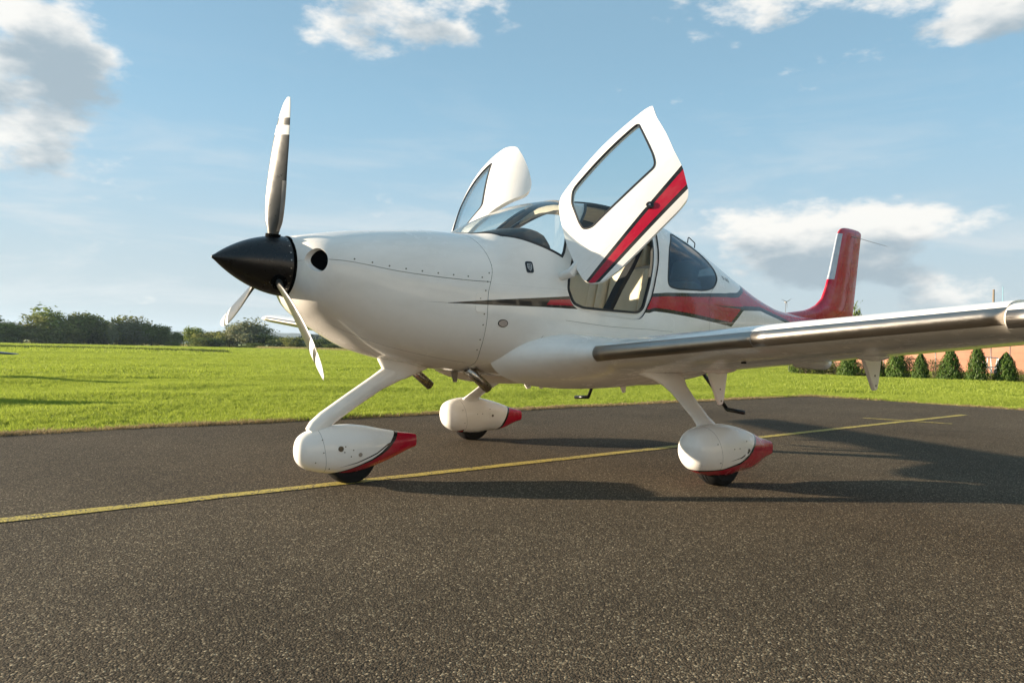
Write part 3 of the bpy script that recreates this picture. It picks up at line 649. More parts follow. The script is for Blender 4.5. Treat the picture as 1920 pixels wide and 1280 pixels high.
# ---- tail
def fin_sec(z, n=22):
    le = np.interp(z, [1.20, 1.27, 1.335, 1.375, 1.40, 1.43, 1.475, 1.56, 1.70, 1.89, 2.36, 2.41, 2.44, 2.458, 2.466], [5.3, 5.65, 6.0, 6.35, 6.56, 6.70, 6.83, 6.965, 7.055, 7.14, 7.315, 7.355, 7.40, 7.47, 7.58]); te = np.interp(z, [1.1, 1.37, 2.42, 2.45, 2.466], [7.70, 7.735, 7.93, 7.925, 7.86]); ch = te-le
    return le, te, ch
def fin_ring(z, a, b, n=18, dz=True):
    le, te, ch = fin_sec(z); t = np.interp(z, [1.1, 1.4, 1.6, 2.3, 2.42, 2.45, 2.466], [.10, .11, .13, .115, .11, .07, .01])*min(1.0, .78/ch+.25); base = np.interp(z, [1.1, 2.46], [.105, .062])
    xs = np.linspace(a, b, n) if a > 0 else b*np.linspace(0, 1, n)**1.9
    yt = 5*t*(.2969*np.sqrt(xs)-.126*xs-.3516*xs**2+.2843*xs**3-.1015*xs**4)+.0015; yt = yt*ch
    yt = np.minimum(yt, base*.5*1.6)
    zz = lambda x: z-(max(0, x-.5)*.04*ch if z > 2.3 else 0)
    return [(le+x*ch, -y, zz(x)) for x, y in zip(xs[::-1], yt[::-1])]+[(le+x*ch, y, zz(x)) for x, y in zip(xs, yt)][(1 if a == 0 else 0):]
zs = list(np.linspace(1.16, 1.6, 40))+list(np.linspace(1.62, 2.40, 26))+[2.42, 2.435, 2.445, 2.453, 2.459, 2.463, 2.466]
fin = lofted('vertical_fin', [fin_ring(z, 0, .655) for z in zs], M['red'], AC)
zr = [z for z in zs if z > 1.2]
# hinge line: rudder is the rear part, with a small gap
def rud_ring(z):
    return fin_ring(z, .665, 1., 10)
lofted('rudder', [rud_ring(z) for z in zr], M['red'], fin)
secs = []
for z in np.linspace(1.80, 2.375, 16):
    rg = fin_ring(z, 0, .12, 10); c0 = np.array([fin_sec(z)[0]+.12, 0, z]); secs.append([tuple(np.array(p)+(np.array(p)-c0)/np.linalg.norm(np.array(p)-c0)*.002) for p in rg])
m = MB(); m.add(*loft(secs, False, False)); m.build('leading_edge_boot', M['grayboot'], fin, smooth=True)
m = MB(); m.tube([(7.62, -.036, 2.36), (7.66, -.06, 2.357)], .006, 8); m.tube([(7.66, -.06, 2.357), (7.90, -.10, 2.335), (8.30, -.17, 2.30)], [.0035, .003, .0018], 6); m.build('whip_antenna', M['metal_dull'], fin)
for sd in (-1, 1):
    secs = []
    for Y in list(np.linspace(.03, 1.85, 18))+[1.9, 1.93, 1.95, 1.96]:
        le = np.interp(Y, [.03, 1.9, 1.96], [6.72, 6.98, 7.08]); te = np.interp(Y, [.03, 1.96], [7.55, 7.44]); ch = te-le; t = np.interp(Y, [0, 1.88, 1.93, 1.96], [.10, .10, .07, .015]); U, Lw = airfoil(t, 0., 20)
        secs.append([(le+x*ch, sd*Y, 1.20+y*ch) for x, y in U[::-1]]+[(le+x*ch, sd*Y, 1.20+y*ch) for x, y in Lw[1:]])
    lofted('tailplane', secs, M['white'], AC)
secs = [[(x, r_*math.cos(q), zc+r_*1.3*math.sin(q)) for q in np.linspace(0, 2*PI, 20, endpoint=False)] for x, r_, zc in [(7.58, .058, 1.236), (7.66, .05, 1.24), (7.72, .035, 1.245), (7.76, .01, 1.25)]]
lofted('tail_cone', secs, M['red'], AC)

# ---- undercarriage
def pant(prof, y0, mat, name, cut=None):
    """Wheel fairing from stations (x, z_low, z_high, half width, exponent)."""
    A = np.array(prof); f = [pchip(A[:, 0], A[:, k]) for k in range(1, 5)]; xs = A[0, 0]+(A[-1, 0]-A[0, 0])*(np.concatenate([np.linspace(0, 1, 16)**2*.25, np.linspace(.27, 1, 40)]))
    secs = []
    for x in xs:
        lo, hi, hw, e = [float(g(x)) for g in f]; zc = lo+(hi-lo)*.46; r_ = []
        for q in np.linspace(0, 2*PI, 40, endpoint=False):
            c, s_ = math.cos(q), math.sin(q); h = hi-zc if s_ > 0 else zc-lo
            rr = ((abs(c)/hw)**e+(abs(s_)/h)**e)**(-1/e); r_.append((x, y0+rr*c, zc+rr*s_))
        secs.append(r_)
    return lofted(name, secs, mat, AC, R(45))
def tyre(cx, cy, r, hw, parent):
    prof = [(-hw*.55, r*.45), (-hw*.9, r*.62), (-hw, r*.80), (-hw*.86, r*.93), (-hw*.5, r*.99), (-hw*.22, r), (-hw*.2, r*.975), (-hw*.14, r*.975), (-hw*.12, r), (hw*.12, r), (hw*.14, r*.975), (hw*.2, r*.975), (hw*.22, r), (hw*.5, r*.99), (hw*.86, r*.93), (hw, r*.80), (hw*.9, r*.62), (hw*.55, r*.45)]
    n = 48; secs = [[(cx+q*math.cos(2*PI*k/n), cy+y, r-.006+q*math.sin(2*PI*k/n)) for k in range(n)] for y, q in prof]
    t = lofted('tyre', secs, M['rubber'], parent, R(35)); m = MB(); m.tube([(cx, cy-hw*.56, r), (cx, cy+hw*.56, r)], r*.45, 24); m.build('rim', M['metal_dull'], t, auto=R(40)); return t
nose_mat = mat_pant([(.4, .05), (.62, .055), (.74, .072), (.87, .105), (1.0, .148), (1.08, .185), (1.14, .225), (1.19, .275), (1.235, .33), (1.5, .5)], .4, 1.5, [(.4, .002), (.70, .003), (.9, .0045), (1.05, .008), (1.15, .016), (1.2, .022), (1.5, .022)],
                    ([(.4, .1), (.75, .112), (.9, .143), (1.04, .19), (1.12, .235), (1.5, .4)], [(.4, 0.), (.77, .0), (.9, .0035), (1.05, .005), (1.13, .006), (1.16, 0.), (1.5, 0.)]), (.711, .155))
main_mat = mat_pant([(2.4, .115), (2.6, .118), (2.78, .128), (2.95, .158), (3.06, .195), (3.14, .24), (3.21, .295), (3.26, .35), (3.6, .6)], 2.4, 3.6, [(2.4, .004), (2.8, .005), (3.1, .011), (3.25, .018), (3.6, .018)],
                    ([(2.4, .1), (2.82, .178), (2.96, .198), (3.06, .225), (3.6, .4)], [(2.4, 0.), (2.83, 0.), (2.96, .004), (3.06, .006), (3.09, 0.), (3.6, 0.)]), (2.78, .16))
main_mat_r = mat_pant([(2.4, .02), (2.62, .06), (2.75, .11), (2.78, .02), (2.95, .03), (3.14, .055), (3.20, .10), (3.26, .18), (3.31, .27), (3.35, .36), (3.6, .6)], 2.4, 3.6, [(2.4, .003), (3.1, .008), (3.2, .022), (3.3, .028), (3.6, .028)], None, (2.78, .16))
npant = pant([(.522, .225, .235, .008, 2), (.535, .165, .295, .048, 2), (.56, .132, .325, .07, 2.1), (.62, .10, .352, .098, 2.2), (.72, .077, .372, .118, 2.25), (.85, .062, .378, .126, 2.3), (.98, .075, .365, .118, 2.3), (1.10, .105, .340, .095, 2.3), (1.20, .135, .320, .07, 2.3), (1.28, .165, .305, .05, 2.3), (1.34, .187, .296, .037, 2.5), (1.385, .20, .287, .03, 2.8)], 0., nose_mat, 'nose_wheel_fairing')
npant['label'] = 'white nose wheel fairing with red lower tail'
tyre(.90, 0, .175, .065, npant)
for x, y, z in ((.655, -.11, .30), (.70, -.118, .12), (.62, -.095, .16), (.665, -.112, .22), (.805, -.124, .25), (.80, -.124, .215), (.86, -.125, .225), (.845, -.125, .185)):
    fastener((x, y-.002, z), (-.1, -1, 0), npant, .8)
m = MB(); m.tube([(.775, -.117, .238), (.775, -.128, .238)], .017, 20); m.build('axle_cap', M['screw'], npant, auto=R(40))
m = MB(); m.tube([(.91, -.115, .192), (.91, -.1275, .192)], .013, 20); m.build('axle_cap', M['metal_dull'], npant, auto=R(40))
# nose leg: streamlined tube from the fairing up to its pylon
def leg(name, st, mat, n=20):
    secs = []
    for (x, y, z, cx, cy, ax) in st:        # centre, half chord, half thickness, chord direction angle in xz
        r_ = []
        for q in np.linspace(0, 2*PI, n, endpoint=False):
            a = cx*math.cos(q); b = cy*math.sin(q); r_.append((x+a*math.cos(ax), y+b, z+a*math.sin(ax)))
        secs.append(r_)
    return lofted(name, secs, mat, AC, R(45))
leg('nose_leg', [(.635, 0, .33, .052, .045, R(-40)), (.66, 0, .365, .056, .046, R(-48)), (.72, 0, .415, .056, .043, R(-52)), (.90, 0, .53, .056, .042, R(-55)), (1.08, 0, .64, .058, .043, R(-55)), (1.22, 0, .715, .075, .05, R(-50)), (1.34, 0, .80, .10, .06, R(-40))], M['white'])
m = MB(); secs = []
for z, x0, x1, hw in [(.86, 1.06, 1.62, .10), (.79, 1.09, 1.56, .085), (.73, 1.125, 1.46, .065), (.69, 1.15, 1.36, .052), (.665, 1.165, 1.29, .046)]:
    secs.append([(x0+(x1-x0)*(.5-.5*math.cos(q)), hw*math.sin(q), z) for q in np.linspace(0, 2*PI, 24, endpoint=False)])
lofted('nose_leg_pylon', secs, M['white'], AC)
for sd in (-1, 1):
    yc = 1.406*sd
    pt = pant([(2.562, .27, .28, .01, 2), (2.575, .20, .335, .06, 2), (2.61, .14, .372, .105, 2.1), (2.68, .10, .395, .138, 2.15), (2.80, .07, .410, .155, 2.2), (2.93, .062, .408, .155, 2.25), (3.06, .075, .388, .138, 2.3), (3.18, .078, .358, .114, 2.4), (3.28, .092, .328, .09, 2.5), (3.36, .118, .300, .07, 2.6), (3.44, .145, .278, .056, 2.8), (3.505, .160, .262, .05, 3.2)], yc, main_mat if sd < 0 else main_mat_r, 'main_wheel_fairing')
    pt['label'] = 'white main wheel fairing with red lower tail on the '+('left' if sd < 0 else 'right')+' gear leg'
    tyre(2.91, yc, .19, .075, pt)
    for x, yy, z in ((2.70, -.14, .30), (2.72, -.15, .18), (3.12, -.118, .26), (3.10, -.12, .20), (2.86, -.158, .26), (2.92, -.158, .26), (3.02, -.143, .30)):
        fastener((x, yc+yy-.002, z), (-.1, -1, 0), pt, .8)
    m = MB(); m.tube([(3.06, yc-.118, .235), (3.06, yc-.142, .235)], .012, 16); m.build('axle_cap', M['screw'], pt, auto=R(40))
    m = MB(); m.prism([(3.0, .20), (3.035, .20), (3.035, .265), (3.0, .265)], yc-.1465, yc-.135); m.build('access_door', M['white'], pt, bevel=.004)
    leg('main_gear_leg', [(2.86, 1.41*sd, .30, .13, .11, 0), (2.85, 1.385*sd, .36, .115, .075, 0), (2.85, 1.345*sd, .405, .092, .046, 0), (2.865, 1.29*sd, .445, .085, .036, 0), (2.90, 1.18*sd, .52, .092, .036, 0), (2.94, 1.07*sd, .595, .102, .042, 0), (2.965, .99*sd, .645, .118, .055, 0), (2.965, .93*sd, .685, .16, .085, 0), (2.95, .84*sd, .73, .25, .125, 0), (2.93, .74*sd, .78, .34, .16, 0)], M['white'])
# ---- belly details
def pipe(a, b, r_, mat, name):
    m = MB(); a = np.array(a); b = np.array(b); m.tube([a, b], r_, 20, False); o = m.build(name, mat, AC, smooth=True, fix=False); o.modifiers.new('t', 'SOLIDIFY').thickness = .004; return o
pipe((1.64, -.25, .745), (1.83, -.25, .60), .033, M['steel'], 'exhaust_pipe'); pipe((1.48, .25, .745), (1.67, .25, .60), .033, M['steel'], 'exhaust_pipe')
shell('heat_shield', dense([(1.66, R(180-38)), (1.75, R(180-30)), (2.10, R(178)), (2.10, R(182)), (1.75, R(210)), (1.66, R(218)), (1.645, R(205)), (1.645, R(155))], .02), [], M['steel'], AC, grid=.03, off=.003)
for x, y, s_, L_ in ((2.49, .0, 1, .085), (3.46, .0, .8, .085)):
    if not L_: continue
    m = MB(); z0 = float(ZB(x))+.012; m.prism([(x, z0), (x+.09, z0), (x+.085, z0-L_*.9), (x+.07, z0-L_), (x+.05, z0-L_)], y-.006, y+.006); m.build('blade_antenna', M['white'], AC, bevel=.002)
m = MB(); m.prism([(1.72, .71), (1.78, .71), (1.772, .635), (1.74, .635)], .05, .06); m.build('drain_mast', M['metal_dull'], AC, bevel=.002)
for sd in (-1, 1):
    m = MB(); y = sd*.62
    if True:
        m.tube([(3.84, sd*.58, .74), (3.87, sd*.70, .58), (3.90, sd*.80, .425)], .016, 10); m.tube([(3.90, sd*.80, .425), (3.885, sd*.97, .412)], .0175, 10)
        m.build('boarding_step', M['black'], AC, smooth=True)
# ---- badge, vents, fasteners along the cowl seams, access panels
def decal(name, ctr, w_, h_, mat, rd=.25, off=.001, n=8, th=.002, skew=0):
    x, deg = ctr; p0 = math.radians(deg); c = S(x, p0); nn = SN(x, p0); ex = np.array([1., 0, 0])-nn*nn[0]; ex /= np.linalg.norm(ex); ez = np.cross(nn, ex); ez = ez if ez[2] > 0 else -ez
    poly = []
    for q in np.linspace(0, 2*PI, 32, endpoint=False):
        a, b = math.cos(q), math.sin(q); e = 2/rd; r_ = (abs(a)**e+abs(b)**e)**(-1/e); poly.append(c+ex*(a*r_*w_/2+skew*b*r_*h_/2)+ez*b*r_*h_/2)
    m = MB(); k = len(poly); m.add([p-nn*.004 for p in poly]+[p+nn*(off+th) for p in poly], [tuple(range(k)), tuple(range(2*k-1, k-1, -1))]+[(i, (i+1) % k, (i+1) % k+k, i+k) for i in range(k)])
    return m.build(name, mat, AC, auto=R(40)), c, nn, ex, ez
bd, c, nn, ex, ez = decal('badge', (1.905, -65.6), .060, .082, M['black'], .35)
m = MB(); q = lambda a, b, o=.0045: c+ex*a+ez*b+nn*o
sh = [(-.016, .022), (.016, .022), (.016, -.004), (.009, -.018), (0, -.026), (-.009, -.018), (-.016, -.004), (-.016, .022)]
for a, b in zip(sh[:-1], sh[1:]): m.tube([q(*a), q(*b)], .0016, 6)
m.tube([q(-.012, .016), q(.010, -.012)], .0016, 6); m.tube([q(-.012, .004), q(.002, -.018)], .0014, 6); m.tube([q(.0, .016), q(.013, .002)], .0014, 6); m.build('crest', M['decal'], bd)
o, c, nn, ex, ez = decal('vent_rim', (1.682, -103.2), .078, .052, M['black'], 1.0, .0); 
decal('vent_cover', (1.682, -103.2), .066, .042, M['disc'], 1.0, .002)
for x in np.arange(.68, 1.56, .105):
    p = math.degrees(split_phi(x)); 
    for dd, sd in ((-2.6, -1), (-2.6, 1)):
        a = sd*(p+dd); fastener(skin_pt(x, a), SN(x, math.radians(a)), AC, 1.)
for dg in (72, 78, 84, 99, 106, 116, 124):
    x = float(fl_(math.radians(dg)))-.022; fastener(skin_pt(x, -dg), SN(x, math.radians(-dg)), AC, 1.)
decal('oil_door', (1.50, -92), .070, .125, M['fuse'], .3, .0006, th=.001)
for dg in (-89.5, -96.5): fastener(skin_pt(1.50, dg, .001), SN(1.5, math.radians(dg)), AC, .8)
# registration lettering on the rear fuselage
for i, (dx, ch) in enumerate(zip((0, .038, .070, .10, .13), 'D-ECI')):
    cu = bpy.data.curves.new('reg', 'FONT'); cu.body = ch; cu.size = .055; cu.extrude = .0005; to = bpy.data.objects.new('reg', cu); col.objects.link(to)
    bpy.context.view_layer.update(); me = bpy.data.meshes.new_from_object(to.evaluated_get(bpy.context.evaluated_depsgraph_get())); bpy.data.objects.remove(to)
    x = 4.42+dx; p = math.radians(-47); c = S(x, p); nn = SN(x, p); ex = np.array([1., 0, 0])-nn*nn[0]; ex /= np.linalg.norm(ex); ez = np.cross(nn, ex); ez = ez if ez[2] > 0 else -ez
    # seen from the left the nose points left: letters run aft
    o = obj('letter', me, M['black'], AC); mm = Matrix(((ex[0], ez[0], nn[0], c[0]), (ex[1], ez[1], nn[1], c[1]), (ex[2], ez[2], nn[2], c[2]), (0, 0, 0, 1))); o.matrix_local = Matrix.Translation(Vector(nn)*.001) @ mm
# loop antenna on the roof, vane on the wing fairing
m = MB(); ha = skin_pt(4.14, -16, -.01); hb = skin_pt(4.26, -16, -.01); m.tube([ha, ha+np.array([.01, 0, .06]), ha+np.array([.02, 0, .068]), hb+np.array([0, 0, .068]), hb+np.array([.008, 0, .058]), hb], .005, 8); m.build('roof_handle', M['black'], AC, smooth=True)
m = MB(); p = skin_pt(2.10, -131); m.prism([(p[0]-.11, p[1]+.02), (p[0]+.10, p[1]+.02), (p[0]+.11, p[1]-.055), (p[0]+.02, p[1]-.05)], p[2]-.003, p[2]+.003, 2); m.build('step_vane', M['decal'], AC, bevel=.001)
for k in range(10):
    x = 2.25+k*.085+random.uniform(-.02, .02); z0 = float(ZB(x)); m = MB(); m.tube([(x, -.2, z0+.02), (x, -.2, z0-.008)], .004, 6); m.build('drain_stub', M['screw'], AC)

# ---- cabin
def cushion(name, a, b, mat, parent, bev=.04, rot=0, piv=(0, 0, 0), sub=2):
    bm = bmesh.new(); bmesh.ops.create_cube(bm, size=1); A = np.array(a); B = np.array(b)
    for v in bm.verts: v.co = Vector((A+B)/2)+Vector([v.co[i]*(B-A)[i] for i in range(3)])
    bmesh.ops.bevel(bm, geom=bm.edges[:], offset=bev, segments=4, affect='EDGES', profile=.6)
    if rot: bmesh.ops.rotate(bm, verts=bm.verts[:], cent=piv, matrix=Matrix.Rotation(rot, 3, 'Y'))
    me = bpy.data.meshes.new(name); bm.to_mesh(me); bm.free(); me.polygons.foreach_set('use_smooth', [True]*len(me.polygons)); return obj(name, me, mat, parent)
def seat(x, y, z, rear=False):
    s = empty('seat', (x, y, z), AC); w_ = .24 if not rear else .17
    cushion('seat_cushion', (-.25, -w_, 0), (.24, w_, .13), M['cream'], s, .045)
    tl = R(14) if not rear else R(18)
    cushion('seat_back', (.20, -w_, .06), (.31, w_, .64), M['taupe'], s, .045, tl, (.25, 0, .1))
    for dy in (-1, 1):
        cushion('side_bolster', (.13, dy*w_-.045, .12), (.285, dy*w_+.045, .58), M['cream'], s, .04, tl, (.25, 0, .1))
    cushion('back_cushion', (.165, -w_+.05, .10), (.25, w_-.05, .60), M['cream'], s, .035, tl, (.25, 0, .1))
    cushion('headrest', (.19, -.13, .62), (.30, .13, .82), M['cream'], s, .045, tl, (.25, 0, .1))
    cushion('seat_base', (-.22, -.2, -.20), (.22, .2, 0), M['carpet'], s, .02)
    return s
for sd in (-1, 1):
    seat(2.93, sd*.29, .96); seat(3.66, sd*.20, .93, True)
    m = MB(); yb = sd*.42
    pts = [(3.36, yb-.10*sd, 1.78), (3.24, yb-.04*sd, 1.72), (3.10, yb, 1.56), (2.96, yb, 1.37), (2.85, yb, 1.20)]
    for a, b in zip(pts[:-1], pts[1:]):
        a = np.array(a); b = np.array(b); t = b-a; t /= np.linalg.norm(t); n_ = np.array([0, 1., 0]); e = np.cross(t, n_)
        V = [a-n_*.036-e*.020, a+n_*.036-e*.020, a+n_*.036+e*.020, a-n_*.036+e*.020]+[b-n_*.036-e*.020, b+n_*.036-e*.020, b+n_*.036+e*.020, b-n_*.036+e*.020]
        m.add(V, [(0, 1, 2, 3), (7, 6, 5, 4), (0, 4, 5, 1), (1, 5, 6, 2), (2, 6, 7, 3), (3, 7, 4, 0)])
    m.build('seat_belt', M['strap'], AC)
secs = []
for x in np.linspace(1.68, 4.5, 24): secs.append([tuple(S(x, p)*[1, .95, 1]) for p in (-1.75, 1.75)])
m = MB(); rows = []
for x in np.linspace(1.66, 4.5, 24):
    hw = float(S(x, PI-phi_at(x, .86) if False else phi_at(x, .86))[1])-.03; rows.append([(x, -hw, .86), (x, hw, .86)])
m.add(*loft(rows, False, False)); m.build('cabin_floor', M['carpet'], AC)
m = MB(); rb_ = [tuple(S(4.5, p_)-SN(4.5, p_)*.03) for p_ in np.linspace(-PI, PI, 32, endpoint=False)]; m.add(rb_, [tuple(range(32))]); m.build('rear_bulkhead', M['liner'], AC)
m = MB(); rb_ = [tuple(S(1.63, p_)-SN(1.63, p_)*.02) for p_ in np.linspace(-PI, PI, 32, endpoint=False)]; m.add(rb_, [tuple(range(32))]); m.build('firewall', M['dash'], AC)
# glare shield and instrument panel
secs = []
for x, hw, zt_, zb_ in [(1.70, .33, 1.675, 1.60), (1.80, .43, 1.715, 1.58), (1.95, .50, 1.755, 1.50), (2.08, .53, 1.775, 1.44), (2.14, .535, 1.765, 1.42), (2.16, .53, 1.735, 1.42)]:
    r_ = []
    for q in np.linspace(0, PI, 22):
        c_, s_ = math.cos(q), math.sin(q); e = 3.6; rr = (abs(c_)**e+abs(s_)**e)**(-1/e); r_.append((x, hw*c_*rr, zb_+(zt_-zb_)*s_*rr))
    secs.append(r_)
lofted('glareshield', secs, M['dash'], AC)
m = MB(); m.box((2.06, -.52, 1.12), (2.12, .52, 1.60)); pn = m.build('instrument_panel', M['dash'], AC, bevel=.01)
for y0 in (-.36, .02): m = MB(); m.box((2.118, y0, 1.30), (2.126, y0+.32, 1.52)); m.build('display', M['black'], pn, bevel=.004)
m = MB(); m.box((2.10, -.13, .86), (2.75, .13, 1.20)); m.build('centre_console', M['taupe'], AC, bevel=.03)
# overhead trim between the doors and the windshield bow
secs = []
for x in np.linspace(2.56, 3.6, 14):
    wdt = math.radians(np.interp(x, [2.56, 2.7, 3.4, 3.6], [24, 12.5, 12.5, 25])); secs.append([tuple(S(x, p)-SN(x, p)*.035) for p in np.linspace(-wdt, wdt, 9)]+[tuple(S(x, p)-SN(x, p)*np.interp(abs(p), [0, wdt], [.085, .05])) for p in np.linspace(wdt, -wdt, 9)])
hd = lofted('overhead_console', secs, M['liner'], AC)
m = MB(); c = S(2.66, -.08)-SN(2.66, -.08)*.075; m.tube([c, c+np.array([-.03, -.01, -.02])], [.026, .018], 16); m.build('air_vent', M['white'], AC, auto=R(40))

def seam(pts, w_=.0022, parent=None):
    P = dense(pts, .02, False); L_ = []; R_ = []
    for i, (x, p) in enumerate(P):
        a = np.array(P[max(i-1, 0)])*[1, .6]; b = np.array(P[min(i+1, len(P)-1)])*[1, .6]; t = (b-a)/np.linalg.norm(b-a); n_ = np.array([-t[1], t[0]])*w_/2
        q = np.array([x, p*.6]); A = q+n_; B = q-n_; L_.append(S(A[0], A[1]/.6)+SN(A[0], A[1]/.6)*.0012); R_.append(S(B[0], B[1]/.6)+SN(B[0], B[1]/.6)*.0012)
    k = len(P); m = MB(); m.add(L_+R_, [(i, i+1, k+i+1, k+i) for i in range(k-1)]); return m.build('panel_seam', M['seal'], parent or AC, fix=False)
for sd in (-1, 1):
    seam(D([(4.20, sd*58), (4.08, sd*66), (4.02, sd*76), (4.03, sd*104)])); seam(D([(4.35, sd*12), (4.9, sd*14), (5.6, sd*20)]), .0018)
    seam(D([(2.02, sd*108), (1.95, sd*118), (1.94, sd*128), (1.99, sd*140)])); seam(D([(2.2, sd*97), (2.6, sd*98.5), (3.1, sd*99), (3.4, sd*101)]), .0016)
seam(D([(.62, -150), (.9, -143), (1.3, -140), (1.55, -139)]))

for sd in (-1, 1):
    cushion('armrest', (2.30, sd*.50-.035, 1.00), (2.78, sd*.50+.035, 1.13), M['carpet'], AC, .025)
m = MB(); m.box((2.16, -.46, .88), (2.62, .46, 1.06)); m.build('footwell', M['dash'], AC, bevel=.03)

# ------------------------------------------------------------------ vegetation
def mat_leaf(name, c1, c2, trans=.35, scale=1.5):
    t = NT(name); oi = t.n('ShaderNodeObjectInfo'); n = t.noise(scale, 4, .6); gi = t.n('ShaderNodeNewGeometry')
    f = t.math('ADD', t.math('ADD', t.math('MULTIPLY', t.rng(n, .3, .7), .40), t.math('MULTIPLY', gi.outputs['Random Per Island'], .35)), t.math('MULTIPLY', oi.outputs['Random'], .25), clamp=True)
    c = t.mix(f, c1, c2); d = t.n('ShaderNodeBsdfDiffuse'); tr = t.n('ShaderNodeBsdfTranslucent'); g = t.n('ShaderNodeBsdfGlossy'); g.inputs['Roughness'].default_value = .5; g.inputs[0].default_value = (.6, .6, .5, 1)
    t.l(c, d.inputs[0]); t.l(c, tr.inputs[0]); m = t.n('ShaderNodeMixShader'); m.inputs[0].default_value = trans; t.l(d.outputs[0], m.inputs[1]); t.l(tr.outputs[0], m.inputs[2])
    m2 = t.n('ShaderNodeMixShader'); m2.inputs[0].default_value = .03; t.l(m.outputs[0], m2.inputs[1]); t.l(g.outputs[0], m2.inputs[2]); t.l(m2.outputs[0], t.out.inputs[0]); return t.m
M['blade_grass'] = mat_leaf('grass_blades', (.125, .19, .014), (.50, .57, .09), .48, .5)
M['dry'] = mat_leaf('dry_grass', (.22, .15, .07), (.46, .36, .20), .3, 3)
M['seed'] = mat_leaf('seeding_grass', (.30, .27, .09), (.50, .42, .20), .3, .3)
M['bark'] = simple('tree_bark', (.07, .055, .04), .9, scale=8)
def tuft(name, n, r, h, mat, w_=.004, bend=.6, seedv=0):
    rg = random.Random(seedv); V = []; F = []
    for i in range(n):
        a = rg.uniform(0, 6.283); d = r*math.sqrt(rg.random()); x, y = d*math.cos(a), d*math.sin(a); hh = h*rg.uniform(.55, 1.15); b = rg.uniform(0, 6.283); ln = hh*bend*rg.uniform(.2, 1.); fa = rg.uniform(0, 3.14); wx, wy = w_*math.cos(fa), w_*math.sin(fa)
        k = len(V); lx, ly = ln*math.cos(b), ln*math.sin(b)
        V += [(x-wx, y-wy, -.03), (x+wx, y+wy, -.03), (x+lx*.35+wx*.8, y+ly*.35+wy*.8, hh*.6), (x+lx*.35-wx*.8, y+ly*.35-wy*.8, hh*.6), (x+lx, y+ly, hh)]
        F += [(k, k+1, k+2, k+3), (k+3, k+2, k+4)]
    return mesh(name, V, F, mat, smooth=False)
def scatter(name, P, scales, meshes, label_kind='stuff', seed=0):
    """One object: a cloud of points with tufts instanced on them."""
    lib = bpy.data.collections.new(name+'_library')
    for k, me in enumerate(meshes):
        o = bpy.data.objects.new(name+'_tuft', me); lib.objects.link(o)
    me = bpy.data.meshes.new(name); me.from_pydata([tuple(map(float, p)) for p in P], [], [])
    at = me.attributes.new('size', 'FLOAT', 'POINT'); at.data.foreach_set('value', list(map(float, scales)))
    o = obj(name, me, meshes[0].materials[0]); ng = bpy.data.node_groups.new(name, 'GeometryNodeTree')
    ng.interface.new_socket('Geometry', in_out='INPUT', socket_type='NodeSocketGeometry'); ng.interface.new_socket('Geometry', in_out='OUTPUT', socket_type='NodeSocketGeometry')
    N = ng.nodes; gi = N.new('NodeGroupInput'); go = N.new('NodeGroupOutput'); ip = N.new('GeometryNodeInstanceOnPoints'); ci = N.new('GeometryNodeCollectionInfo'); ci.inputs[0].default_value = lib; ci.inputs[1].default_value = True; ci.inputs[2].default_value = True
    rv = N.new('FunctionNodeRandomValue'); rv.data_type = 'FLOAT_VECTOR'; rv.inputs[0].default_value = (-.12, -.12, 0); rv.inputs[1].default_value = (.12, .12, 6.283); na = N.new('GeometryNodeInputNamedAttribute'); na.data_type = 'FLOAT'; na.inputs[0].default_value = 'size'
    ip.inputs['Pick Instance'].default_value = True; L = ng.links; L.new(gi.outputs[0], ip.inputs['Points']); L.new(ci.outputs[0], ip.inputs['Instance']); L.new(rv.outputs[0], ip.inputs['Rotation']); L.new(na.outputs[0], ip.inputs['Scale']); L.new(ip.outputs[0], go.inputs[0])
    md = o.modifiers.new('scatter', 'NODES'); md.node_group = ng; o['kind'] = 'stuff'; return o
HALF = math.atan(960/FPX)+R(12)
def on_grass(P): return (P[:, 1] > EY+.03) | (P[:, 0] > EX+.03)
def fan(n, d0, d1, power=2.):
    a = rng.uniform(-HALF, HALF, n)+YAW; d = (d0**power+rng.random(n)*(d1**power-d0**power))**(1/power)
    P = np.stack([CAM[0]+d*np.sin(a), CAM[1]+d*np.cos(a), np.full(n, -.045)], 1); return P[on_grass(P)], d
def vary(P, s): 
    return .55+.9*(np.sin(P[:, 0]*s+np.sin(P[:, 1]*s*1.3)*1.7)*.5+.5)*(np.sin(P[:, 1]*s*.8+np.sin(P[:, 0]*s*.7+2)*1.4)*.5+.5)+rng.uniform(-.12, .2, len(P))
t_lawn = [tuft('lawn_tuft', 34, .085, .085, M['blade_grass'], .0036, .8, k) for k in range(4)]
t_far = [tuft('far_tuft', 46, .26, .10, M['blade_grass'], .009, .9, 10+k) for k in range(3)]
P1, _ = fan(64000, 7.5, 21, 2.); g1 = scatter('grass', P1, vary(P1, 1.1)*.95, t_lawn); tag(g1, 'short green lawn grass growing beside the tarmac', 'grass')
P2, _ = fan(70000, 20, 62, 1.6); g2 = scatter('grass', P2, vary(P2, .5)*.9+.1, t_far); tag(g2, 'mown green meadow grass stretching away behind the aircraft', 'grass')
P3, _ = fan(26000, 60, 175, 1.5); g3 = scatter('grass', P3, vary(P3, .14)*1.6+.4, t_far); tag(g3, 'distant meadow grass below the row of trees', 'grass')
